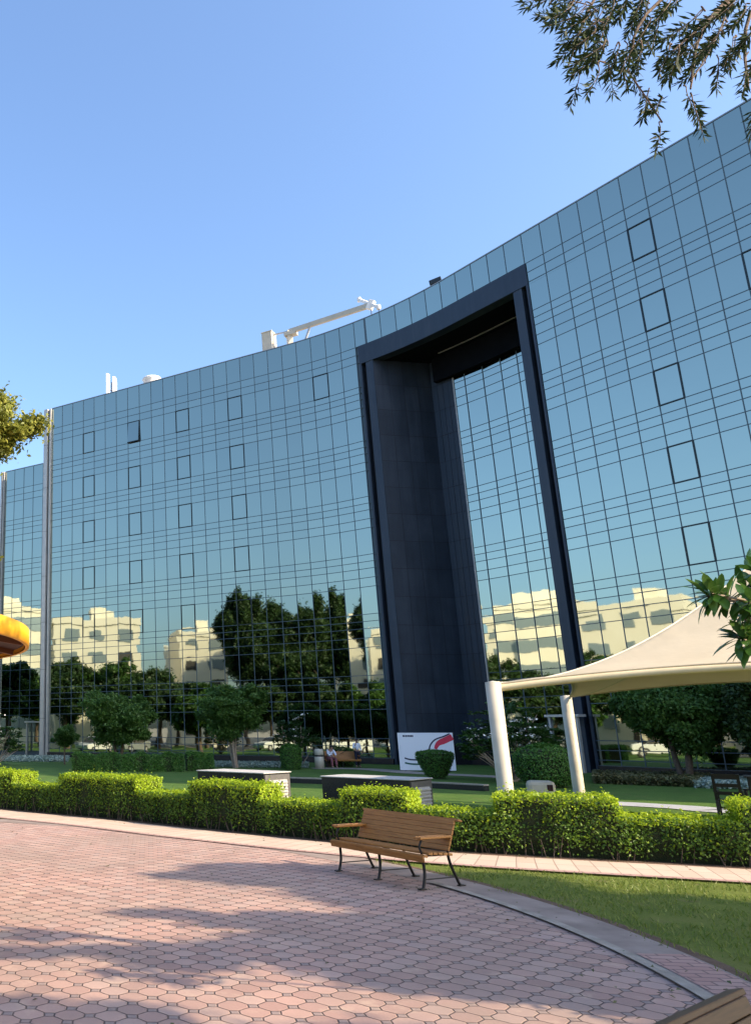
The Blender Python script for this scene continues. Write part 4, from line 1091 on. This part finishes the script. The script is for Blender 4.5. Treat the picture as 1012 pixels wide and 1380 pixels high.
make_tree('garden_tree', 'wide bushy tree under the cream canopy, close to the right wing', 'tree', P2(915, 36.3), lob((0, 0, 2.75), (2.55, 2.1, 1.95), 10, .44), 12000, .17, 'tree_leaf', .11, clumps=190, spread=.16, stems=3, group='small trees along the glass front')
make_tree('garden_tree', 'dark slender tree half hidden at the right edge beyond the chairs', 'tree', P2(1035, 33.5), lob((0, 0, 3.0), (1.5, 1.5, 2.2), 7, .46), 6000, .17, 'dark_leaf', .09, clumps=100, group='small trees along the glass front')
def plumeria(loc, label, r, h, nb, nflow):
    root = thing('plumeria_shrub', label, 'shrub', loc, 0, 'plumeria shrubs')
    mb = MB(); P = []; N = []; FP = []
    for k in range(nb):
        a = random.uniform(0, 2 * PI); t = math.sqrt(random.random()); tip = Vector((math.cos(a) * r[0] * t, math.sin(a) * r[1] * t, h * (1 - .45 * t * t) * random.uniform(.42, 1.02)))
        if k % 6 == 0: limb(mb, (random.uniform(-.1, .1), random.uniform(-.1, .1), 0), tip - Vector((0, 0, .1)), .035, .014, .12, 5)
        for q in range(12):
            b = 2 * PI * q / 12 + random.uniform(-.2, .2); d = np.array([math.cos(b), math.sin(b), random.uniform(-.2, .45)])
            P.append(np.array(tip) + d * .14 + RNG.normal(0, .02, 3)); N.append(np.array([-d[0] * .3, -d[1] * .3, 1.]))
        if k < nflow:
            for q in range(14): FP.append(np.array(tip) + np.array([0, 0, .10]) + RNG.normal(0, .10, 3) * np.array([1.4, 1, .55]))
    mb.build('branch', M['bark_pale'], root)
    V, Fc = leaves(np.array(P), np.array(N), .27, .36, rnd=.3); np_mesh('foliage', V, Fc, M['plum_leaf'], root)
    V, Fc = leaves(np.array(FP), np.tile([[0, -.3, 1.]], (len(FP), 1)), .105, .9, rnd=.7); np_mesh('flowers', V, Fc, M['flower'], root)
plumeria(P2(398, 50.5), 'plumeria shrub with a few white blossoms beside the round clipped bush', (1.3, 1.1), 3.0, 120, 9)
plumeria(P2(684, 36.5), 'largest plumeria shrub, dotted with white blossoms behind the first canopy pole', (2.0, 1.5), 3.4, 230, 26)
plumeria(P2(-6, 54), 'plumeria shrub with white blossoms at the far left by the door frame', (1.9, 1.4), 3.1, 140, 8)
def clipped(name, label, loc, shape, n, size, leaf='bush_leaf', group=None, cat='bush'):
    root = thing(name, label, cat, loc, 0, group)
    z = RNG.random(n); a = RNG.uniform(0, 2 * PI, n); P = np.zeros((n, 3)); N = np.zeros((n, 3))
    prof = np.array(shape)       # (height, radius_x, radius_y) rows
    side = RNG.random(n) < .62
    hz = np.where(side, prof[0, 0] + (prof[-1, 0] - prof[0, 0]) * z, prof[-1, 0])
    rx = np.interp(hz, prof[:, 0], prof[:, 1]); ry = np.interp(hz, prof[:, 0], prof[:, 2])
    rad = np.where(side, 1.0, np.sqrt(RNG.random(n)))
    P[:, 0] = np.cos(a) * rx * rad; P[:, 1] = np.sin(a) * ry * rad; P[:, 2] = hz + np.where(side, 0, .04 * np.cos(rad * PI / 2) * 3)
    P += RNG.normal(0, .022, P.shape); P[:, 2] = np.maximum(P[:, 2], .02)
    N[:, 0] = np.cos(a) * side; N[:, 1] = np.sin(a) * side; N[:, 2] = np.where(side, .3, 1)
    V, Fc = leaves(P, N, size, .55, rnd=.5); np_mesh('foliage', V, Fc, M[leaf], root)
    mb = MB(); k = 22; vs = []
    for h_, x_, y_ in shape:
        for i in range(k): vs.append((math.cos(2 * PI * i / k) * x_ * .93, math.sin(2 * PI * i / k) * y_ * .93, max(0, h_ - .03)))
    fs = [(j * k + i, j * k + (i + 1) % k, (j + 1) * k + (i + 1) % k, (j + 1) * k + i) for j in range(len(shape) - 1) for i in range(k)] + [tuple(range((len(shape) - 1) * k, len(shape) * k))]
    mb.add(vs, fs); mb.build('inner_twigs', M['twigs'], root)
    return root
cg = 'clipped bushes on the lawn'
clipped('clipped_bush', 'clipped bush widening upward in front of the white sign', P2(582, 39), [(0.05, .32, .32), (.2, .48, .48), (.9, .80, .78), (1.08, .78, .76)], 5200, .075, group=cg)
clipped('clipped_bush', 'broad clipped bush behind the two canopy poles', P2(729, 33), [(.08, .7, .6), (.4, 1.05, .9), (1.1, 1.12, .95), (1.36, .9, .78), (1.44, .6, .5)], 9000, .08, group=cg)
clipped('clipped_bush', 'small cylindrical clipped bush left of the litter bin', P2(390, 48), [(.04, .48, .48), (.5, .56, .56), (1.12, .54, .54), (1.2, .46, .46)], 4200, .085, group=cg)
hk = thing('low_hedge', 'long low dark green hedge on the left lawn', 'hedge', (0, 0, 0))
def boxhedge(root, A, B, hgt, wid, n, size, gap=None):
    A, B = Vector(A), Vector(B); d = (B - A); L = d.length; d.normalize(); nr = Vector((-d.y, d.x, 0))
    s = RNG.uniform(0, L, n); f = RNG.integers(0, 3, n); P = np.zeros((n, 3)); N = np.zeros((n, 3)); z = RNG.random(n) * hgt; dd = RNG.uniform(0, wid, n)
    wv = .06 * np.sin(s * 4) + .04 * np.sin(s * 9.1)
    hz = np.where(f == 0, hgt + wv, z); dd = np.where(f == 0, dd, np.where(f == 1, 0 + wv, wid))
    P = np.array(A)[None] + np.array(d)[None] * s[:, None] + np.array(nr)[None] * dd[:, None]; P[:, 2] = hz; P += RNG.normal(0, .03, P.shape)
    N[:, 2] = np.where(f == 0, 1, .3); N[:, :2] = np.where((f == 1)[:, None], -np.array(nr)[None, :2], 0)
    V, Fc = leaves(P, N, size, .4, rnd=.6)
    mb = MB(); a, b = A + nr * .06, B + nr * .06; c, e = B + nr * (wid - .05), A + nr * (wid - .05)
    mb.hexa([a, b, c, e], [Vector((q.x, q.y, hgt - .06)) for q in (a, b, c, e)])
    return V, Fc, mb
A0 = Vector(P2(98, 45.7)); B0 = Vector(P2(247, 45.2)); V, Fc, mb = boxhedge(hk, A0, B0, .82, 1.0, 15000, .10); np_mesh('foliage', V, Fc, M['bush_leaf'], hk); mb.build('inner_twigs', M['twigs'], hk)
hk2 = thing('low_hedge', 'short low dark green hedge block left of the first granite unit', 'hedge', (0, 0, 0))
V, Fc, mb = boxhedge(hk2, P2(252, 46), P2(287, 46), .85, 1.0, 4500, .10); np_mesh('foliage', V, Fc, M['bush_leaf'], hk2); mb.build('inner_twigs', M['twigs'], hk2)
hk3 = thing('low_hedge', 'thin clipped hedge right behind the far bench', 'hedge', (0, 0, 0))
V, Fc, mb = boxhedge(hk3, P2(445, 51.6), P2(474, 51.6), 1.05, .5, 2500, .09); np_mesh('foliage', V, Fc, M['bush_leaf'], hk3); mb.build('inner_twigs', M['twigs'], hk3)
cy_ = thing('cycad', 'grey green cycad with upright feathery fronds behind the seated person', 'cycad', P2(440, 51.3)); P = []; 
mb = MB(); VV = []; FF = []
for k in range(17):
    a = 2 * PI * k / 17 + random.uniform(-.2, .2); el = random.uniform(.55, 1.35); L = random.uniform(1.3, 2.0)
    pts = [Vector((math.cos(a) * math.cos(el) * L * t, math.sin(a) * math.cos(el) * L * t, .35 + math.sin(el) * L * t - .35 * t * t * math.cos(el))) for t in [i / 8 for i in range(9)]]
    mb.tube(pts, [.018 - .0016 * i for i in range(9)], 4, False); dv = (pts[-1] - pts[0]).normalized(); sd = dv.cross(Vector((0, 0, 1))).normalized()
    for i in range(34):
        t = .18 + .8 * i / 34; p = pts[0].lerp(pts[-1], t); p = pts[int(t * 8)].lerp(pts[min(8, int(t * 8) + 1)], t * 8 - int(t * 8)); w_ = .27 * math.sin(min(1, t * 1.25) * PI * .5) * (1.15 - t)
        for s_ in (1, -1):
            q = p + sd * s_ * w_ + dv * w_ * .6; o_ = len(VV); VV += [p - dv * .014, q, p + dv * .014]; FF.append((o_, o_ + 1, o_ + 2))
mb.lathe([(.2, 0), (.24, .2), (.14, .42), (0, .45)], n=12); mb.build('trunk', M['bark'], cy_)
np_mesh('fronds', np.array([tuple(v) for v in VV]), np.array(FF), M['cycad'], cy_)
def bed(name, label, poly_px, n, size, m, h):
    p = [G(*q) for q in poly_px]; u = RNG.random((n, 1)); v = RNG.random((n, 1)); A = np.array([np.array(q) for q in p])
    P = (A[0] * (1 - u) + A[1] * u) * (1 - v) + (A[3] * (1 - u) + A[2] * u) * v; P[:, 2] = RNG.random(n) * h
    V, Fc = leaves(P, np.tile([[0, 0, 1.]], (n, 1)), size, .5, rnd=.7); o = np_mesh(name, V, Fc, m); tag(o, label, 'groundcover', kind='stuff')
bed('flower_bed', 'silvery groundcover bed in front of the left fin', [(-20, 1026.5), (92, 1027), (94, 1022), (-20, 1021)], 7000, .17, M['silver'], .22)
bed('flower_bed', 'silvery groundcover bed between the tree and the litter bin', [(290, 1034), (416, 1035), (416, 1030.5), (290, 1029.5)], 5200, .15, M['silver'], .2)
bed('flower_bed', 'silvery groundcover bed behind the dark chairs', [(936, 1062), (1012, 1064), (1012, 1054), (936, 1053)], 4200, .13, M['silver'], .25)
bed('dry_grass_strip', 'dry brownish grass strip along the foot of the right wing', [(800, 1056), (940, 1061), (960, 1051), (800, 1046)], 9000, .17, M['drygrass'], .3)

# ------------------------------------------------------------------ near trees
# left: a crown that reaches into the picture from a trunk outside it
tr = make_tree('street_tree', 'yellow green tree crown reaching in at the left edge against the sky', 'tree', (-6.55, 22.5, 0),
    [((3.0, 0, 10.55), (1.6, 1.5, .8)), ((4.0, .2, 10.8), (.95, .9, .7)), ((.6, .4, 10.6), (2.4, 2.4, 1.6)), ((-1.6, 0, 9.6), (2.2, 2.2, 1.6)), ((3.6, -.3, 10.1), (1.0, .7, .4)), ((3.25, .0, 6.75), (.8, .4, .25)), ((0, 1, 11.6), (2.0, 2.0, 1.2))],
    15000, .15, 'olive_leaf', .2, clumps=190, spread=.2)
# right: bottlebrush whose twigs hang into the top corner; its crown shades the plaza
bt_ = thing('bottlebrush_tree', 'bottlebrush tree hanging dark narrow leaved twigs into the top right corner', 'tree', (9.4, 3.6, 0))
bl = Vector((9.4, 3.6, 0)); mb = MB()
tp = limb(mb, (0, 0, -.05), (-.2, .1, 3.4), .24, .17, .05); lim = Vector((-.2, .1, 3.4))
for e in ((-3.0, .9, 6.9), (1.2, -1.0, 6.8), (2.6, 3.4, 6.4), (-.3, -2.8, 6.4), (2.4, 1.6, 6.2)): limb(mb, lim, e, .13, .04, .1)
hub = Vector((-3.0, .9, 6.9))
lobes = [((2.8, -.1, 6.4), (2.4, 1.2, .8)), ((-1.1, -2.6, 6.2), (1.3, 1.0, .6)), ((2.7, 3.5, 6.4), (1.9, 1.2, .8)), ((4.6, 1.9, 6.4), (2.2, 2.0, .9)), ((.2, -4.8, 6.2), (2.4, 1.5, .8)), ((-1.3, -.4, 6.3), (1.7, .7, .5)), ((3.7, -2.1, 6.3), (1.3, .6, .4)), ((6.1, .6, 6.4), (2.2, 1.7, .9)), ((5.6, -2.1, 6.3), (2.4, 1.9, .9)), ((3.0, -4.2, 6.3), (2.4, 1.8, .9)), ((.6, 1.3, 6.2), (1.5, .6, .4))]
P, N = crown_points(lobes, 26000, 210, .15, .1); V, Fc = leaves(P, N, .16, .4)
np_mesh('crown', V, Fc, M['needle'], bt_)
NV = []; NF = []
tw = MB()
def sprig(tip, back, n_=34, L=.30):
    """a hanging shoot: bare twig from 'back', then narrow leaves to the tip"""
    tip = Vector(tip); back = Vector(back); d = (tip - back).normalized(); sag = Vector((random.uniform(-.03, .03), random.uniform(-.03, .03), -.05))
    st = tip - d * L; pts = [back, back.lerp(st, .5) - sag, st, tip]; tw.tube(catmull(pts, 4), [.006] * 5 + [.004] * 5 + [.002] * 3, 4, False)
    for i in range(n_):
        t = i / n_; p = st.lerp(tip, t); a = i * 2.4 + random.uniform(-.4, .4); o1 = d.orthogonal().normalized(); o2 = d.cross(o1)
        dirv_ = ((o1 * math.cos(a) + o2 * math.sin(a)) * random.uniform(.6, .95) + d * (.55 + .5 * t)).normalized(); ll = random.uniform(.075, .115) * (1.05 - .25 * t)
        sd = dirv_.cross(Vector((random.uniform(-1, 1), random.uniform(-1, 1), random.uniform(-1, 1)))).normalized() * .0088
        k = len(NV); NV.extend([p, p + dirv_ * ll * .5 + sd, p + dirv_ * ll, p + dirv_ * ll * .5 - sd]); NF.append((k, k + 1, k + 2, k + 3))
S_ = [((706, 12), (770, -14)), ((735, 36), (800, 12)), ((722, 22), (790, 6)), ((755, 62), (805, 30)), ((752, 78), (800, 45)), ((765, 92), (812, 62)), ((768, 145), (782, 100)), ((790, 128), (815, 85)), ((826, 128), (820, 86)),
      ((868, 134), (845, 92)), ((845, 120), (838, 80)), ((866, 160), (872, 128)), ((884, 203), (892, 165)), ((876, 152), (893, 132)), ((948, 186), (930, 125)), ((940, 160), (920, 115)), ((905, 70), (960, 30)), ((890, 60), (950, 15)),
      ((925, 95), (965, 55)), ((940, 80), (975, 45)), ((915, 112), (950, 85)), ((965, 120), (968, 80)), ((1000, 130), (1008, 70)), ((1010, 185), (1018, 130)), ((1008, 100), (1030, 60)), ((845, 50), (860, 10)), ((862, 42), (875, 5)), ((850, 70), (875, 30)),
      ((830, 28), (850, -10)), ((812, 40), (830, 0)), ((798, 70), (822, 28)), ((786, 50), (815, 12)), ((778, 30), (820, -5)), ((880, 30), (905, -8)), ((893, 20), (920, -12)), ((985, 40), (1010, 5)), ((970, 20), (1000, -10)), ((950, 30), (985, 0)), ((900, 108), (915, 70)), ((888, 98), (905, 60)), ((768, 104), (806, 70)), ((820, 100), (835, 62)), ((858, 96), (866, 60)), ((995, 70), (1016, 35)), ((748, 8), (800, -16)), ((820, 10), (842, -20)), ((855, 20), (870, -14)), ((740, 22), (790, -2)), ((760, 40), (806, 16)), ((775, 66), (812, 36)), ((792, 90), (818, 56)), ((838, 96), (846, 60)), ((870, 66), (884, 30)), ((930, 52), (962, 24)), ((952, 62), (980, 30)), ((915, 86), (945, 52)), ((975, 90), (992, 50))]
for (tx, ty), (bx_, by_) in S_:
    for rep in range(2 if ty < 110 else 1):
        Yd = random.uniform(4.9, 6.0); j = rep * 8
        tip = atY(tx + random.uniform(-j, j), ty + random.uniform(-j, j), Yd) - bl; bk_ = atY(bx_ + random.uniform(-j, j), by_, Yd + random.uniform(-.15, .15)) - bl; sprig(tip, bk_, 34, min(.30, (tip - bk_).length * .92))
# side branches carry the shoots
for path_ in ([(1120, -120), (960, 20), (930, 120)], [(1120, -120), (890, 0), (845, 95)], [(1100, -140), (860, -60), (800, 0), (765, 90)], [(1100, -100), (1010, 20), (1008, 120)], [(1100, -120), (900, -70), (770, -15), (740, 5)], [(845, 95), (868, 128), (892, 165)], [(930, 110), (960, 60), (1000, -30)], [(1100, -100), (985, 0), (905, 70)]):
    pp_ = [atY(x, y, 5.45) - bl for x, y in path_]; c_ = catmull(pp_, 6); tw.tube(c_, [.022 - .016 * i / len(c_) if path_[0][0] > 1000 else .006 for i in range(len(c_))], 5, False)
for e in ((1120, -120), (1100, -100)): limb(mb, hub, atY(e[0], e[1], 5.45) - bl, .05, .022, .08)
mb.build('trunk', M['bark'], bt_); tw.build('twigs', M['bark'], bt_)
np_mesh('shoot_leaves', np.array([tuple(v) for v in NV]), np.array(NF), M['needle'], bt_)
# broad leaves reaching in from the right edge
fg = thing('broad_leaf_tree', 'glossy broad leaves reaching in from the right edge in front of the canopy', 'tree', (7.0, 5.4, 0)); fl0 = Vector((7.0, 5.4, 0))
mb = MB(); mb2 = []; VV = []; FF = []
def bleaf(p, d, L, W_, nrm):
    d = d.normalized(); sd = d.cross(nrm).normalized(); nn_ = sd.cross(d)
    k = len(VV); mid = []
    for t, wv in ((0, .12), (.3, .72), (.6, 1.0), (.85, .62), (1, .03)):
        q = p + d * L * t - nn_ * L * .22 * t * t
        for s_ in (-1, 0, 1): VV.append(q + sd * s_ * W_ * .5 * wv + nn_ * (abs(s_) * W_ * .10 * wv))
    for i in range(4):
        for s_ in (0, 1): a = k + i * 3 + s_; FF.append((a, a + 1, a + 4, a + 3))
stem_ends = [((952, 803), 5.5), ((1002, 862), 5.45), ((975, 806), 5.5), ((958, 800), 5.45), ((1000, 790), 5.6), ((1008, 812), 5.4), ((1003, 835), 5.5), ((992, 858), 5.5), ((1012, 770), 5.6), ((1030, 800), 5.5), ((1025, 850), 5.5), ((1040, 780), 5.7)]
for (q, Yd) in stem_ends:
    e = atY(q[0], q[1], Yd) - fl0; c_ = catmull([atY(1110, 830, 5.5) - fl0, atY((q[0] + 1100) / 2, q[1] + 14, 5.5) - fl0, e], 5); mb.tube(c_, [.014 - .0007 * i for i in range(len(c_))], 6, False)
    ax_ = (e - c_[-4]).normalized()
    for k in range(15):
        a = k * 2.4; o1 = ax_.orthogonal().normalized(); o2 = ax_.cross(o1); d = (o1 * math.cos(a) + o2 * math.sin(a)) * random.uniform(.7, 1) + ax_ * random.uniform(.1, .8)
        bleaf(e - ax_ * random.uniform(0, .09), d, random.uniform(.13, .20), random.uniform(.045, .062), Vector((0, 0, 1)) + ax_ * .3)
limb(mb, (0, 0, -.03), (-.1, .1, 1.7), .07, .05, .05); limb(mb, (-.1, .1, 1.7), atY(1110, 830, 5.5) - fl0, .028, .014, .05)
for _ in range(46):
    a = random.uniform(0, 2 * PI); e = Vector((math.cos(a) * random.uniform(.1, .85) + .25, math.sin(a) * random.uniform(.1, .8) - .1, random.uniform(1.9, 3.3))); limb(mb, (-.1, .1, 1.7), e, .03, .008, .15, 4)
    for k in range(9):
        b = k * 2.4; d = Vector((math.cos(b), math.sin(b), random.uniform(-.2, .6))); bleaf(e, d, random.uniform(.12, .18), .048, Vector((0, 0, 1)))
mb.build('trunk', M['bark_pale'], fg); np_mesh('crown', np.array([tuple(v) for v in VV]), np.array(FF), M['near_leaf'], fg)

# ------------------------------------------------------------------ what the glass mirrors: town and trees left of the view
def block(name, label, corner, d1, L, D, H, wall, rows, style, para=.8):
    r_ = thing(name, label, 'building', (corner[0], corner[1], 0), 0)
    d1 = Vector((*d1, 0)).normalized(); d2 = Vector((-d1.y, d1.x, 0))
    P = lambda i, j, z: d1 * i + d2 * j + Vector((0, 0, z))
    mb = MB(); mb.hexa([P(0, 0, 0), P(L, 0, 0), P(L, D, 0), P(0, D, 0)], [P(0, 0, H), P(L, 0, H), P(L, D, H), P(0, D, H)]); mb.build('wall', wall, r_)
    mb = MB(); mb.hexa([P(-.15, -.15, H), P(L + .15, -.15, H), P(L + .15, D + .15, H), P(-.15, D + .15, H)], [P(-.15, -.15, H + para), P(L + .15, -.15, H + para), P(L + .15, D + .15, H + para), P(-.15, D + .15, H + para)]); mb.build('parapet', wall, r_)
    mb = MB(); mb.hexa([P(L * .3, D * .3, H), P(L * .55, D * .3, H), P(L * .55, D * .6, H), P(L * .3, D * .6, H)], [P(L * .3, D * .3, H + para + 2), P(L * .55, D * .3, H + para + 2), P(L * .55, D * .6, H + para + 2), P(L * .3, D * .6, H + para + 2)]); mb.build('stair_tower', wall, r_)
    fh = (H - 1) / rows
    for k in range(rows):
        z0 = 1 + k * fh + fh * .30; z1 = 1 + k * fh + fh * .78
        spans = [(.03, .97)] if style == 'band' else [(i / style + .25 / style, i / style + .75 / style) for i in range(style)]
        for a, b in spans:
            w_ = MB(); w_.hexa([P(L * a, -.06, z0), P(L * b, -.06, z0), P(L * b, .05, z0), P(L * a, .05, z0)], [P(L * a, -.06, z1), P(L * b, -.06, z1), P(L * b, .05, z1), P(L * a, .05, z1)]); wo = w_.build('window', M['far_glass'] if style == 'band' or (k + int(a * 10)) % 3 else M['far_dark'], r_)
    return r_
block('office_block', 'long cream office block with pale window bands, mirrored beside the portal', (-58, 56.5), (.02, 1), 18, 14, 20.0, M['cream_wall'], 5, 'band')
block('apartment_block', 'cream apartment block with dark openings, mirrored at the far left of the glass', (-50, 43.2), (-.25, .968), 12.5, 13, 17.3, M['cream_wall'], 5, 3, 1.0)
block('apartment_block', 'narrow cream apartment block mirrored in the middle of the left wing', (-50, 28.5), (-.25, .968), 7.5, 9, 16.2, M['cream_wall'], 5, 2, .8)
block('apartment_block', 'grey white apartment block behind the trees, mirrored next to the narrow cream one', (-60, 28), (-.5, .866), 6, 8, 15.5, M['white_wall'], 4, 2, .6)
gt = 'dark trees mirrored in the glass'
def bigtree(x, y, h, r, label, leaf='dark_leaf', n=9000):
    make_tree('shade_tree', label, 'tree', (x, y, 0), lob((0, 0, h * .62), (r, r, h * .33), 11, .42, .9), n, .42, leaf, .28, clumps=120, spread=.17, group=gt)
bigtree(-39.0, 32.2, 23.0, 3.9, 'tallest dark tree, mirrored in the glass left of the portal', n=16000)
bigtree(-39.5, 25.5, 22.0, 5.0, 'broad dark tree mirrored beside the tallest one', n=14000)
bigtree(-33.0, 27.5, 13.5, 4.4, 'low dark tree mirrored in front of the tallest one')
bigtree(-12.6, 76, 9.5, 4.2, 'tree standing at the far left beyond the lower wing', 'tree_leaf', 8000)
bigtree(-8.6, 29.6, 11.5, 3.2, 'dark tree mirrored low against the portal edge')
for (x, y, h, r, l) in ((-47, 55.5, 13.2, 4.5, 'leftmost tree of the mirrored row, in front of the cream block'), (-43.5, 49.5, 12.0, 4.2, 'second tree of the mirrored row, in front of the cream block'), (-39.5, 45, 11.4, 3.9, 'third tree of the mirrored row, below the cream block corner'), (-34.5, 44.8, 9.2, 3.6, 'mirrored tree under the open sky between two cream blocks'), (-29.5, 41.5, 8.6, 3.4, 'lower mirrored tree under the open sky beside the narrow block'), (-26, 36.5, 8.3, 3.2, 'mirrored tree in front of the narrow cream block'),
                        (-33, 60, 9.5, 4.0, 'mirrored tree low in the portal glass'), (-30, 52.5, 9.0, 3.8, 'mirrored tree below the window bands, beside the portal post'), (-24, 46, 6.8, 3.4, 'small mirrored tree behind the canopy top'), (-14, 52, 6.0, 2.8, 'small mirrored tree beside the parked cars'), (-36, 66, 10, 4, 'mirrored tree at the far end of the long office block')):
    bigtree(x, y, h, r, l, 'dark_leaf' if (x + y) % 2 else 'tree_leaf', 7000)
def car(loc, rz_, m, label):
    r_ = thing('parked_car', label, 'car', loc, rz_, 'parked cars mirrored in the glass')
    prof = [(-2.15, .28), (2.1, .28), (2.2, .55), (2.1, .82), (1.2, .95), (-1.9, .98), (-2.2, .85), (-2.25, .5)]
    def ext(prof_, w0, w1=None):
        mb_ = MB(); k = len(prof_); mb_.add([(x, -w0, z) for x, z in prof_] + [(x, w0, z) for x, z in prof_], [tuple(range(k)), tuple(range(2 * k - 1, k - 1, -1))] + [(i, i + k, (i + 1) % k + k, (i + 1) % k) for i in range(k)]); return mb_
    ext(prof, .88).build('body', m, r_, .06)
    ext([(-1.8, .95), (1.2, .94), (.45, 1.42), (-1.35, 1.46)], .76).build('windows', M['far_dark'], r_, .05)
    ext([(-1.35, 1.44), (.42, 1.41), (.3, 1.49), (-1.2, 1.52)], .72).build('roof', m, r_, .03)
    for x in (-1.35, 1.35):
        for y in (-.82, .82): w_ = MB(); w_.tube([(x, y - .1, .32), (x, y + .1, .32)], .32, 18); wo = w_.build('wheel', M['tyre'], r_); q = MB(); q.tube([(x, y - .105, .32), (x, y + .105, .32)], .18, 12); q.build('rim', M['alu'], wo)
    for y in (-.6, .6): h_ = MB(); h_.box(2.1, 2.2, y - .2, y + .2, .6, .74); h_.build('headlight', M['far_glass'], r_)
car((-19, 61.5, 0), math.radians(60), M['car_white'], 'white car mirrored in the glass behind the round tree'); car((-15.5, 58.8, 0), math.radians(60), M['car_silver'], 'silver car mirrored in the glass behind the round tree'); car((-12, 44.5, 0), math.radians(80), M['car_white'], 'white car mirrored low in the right wing')
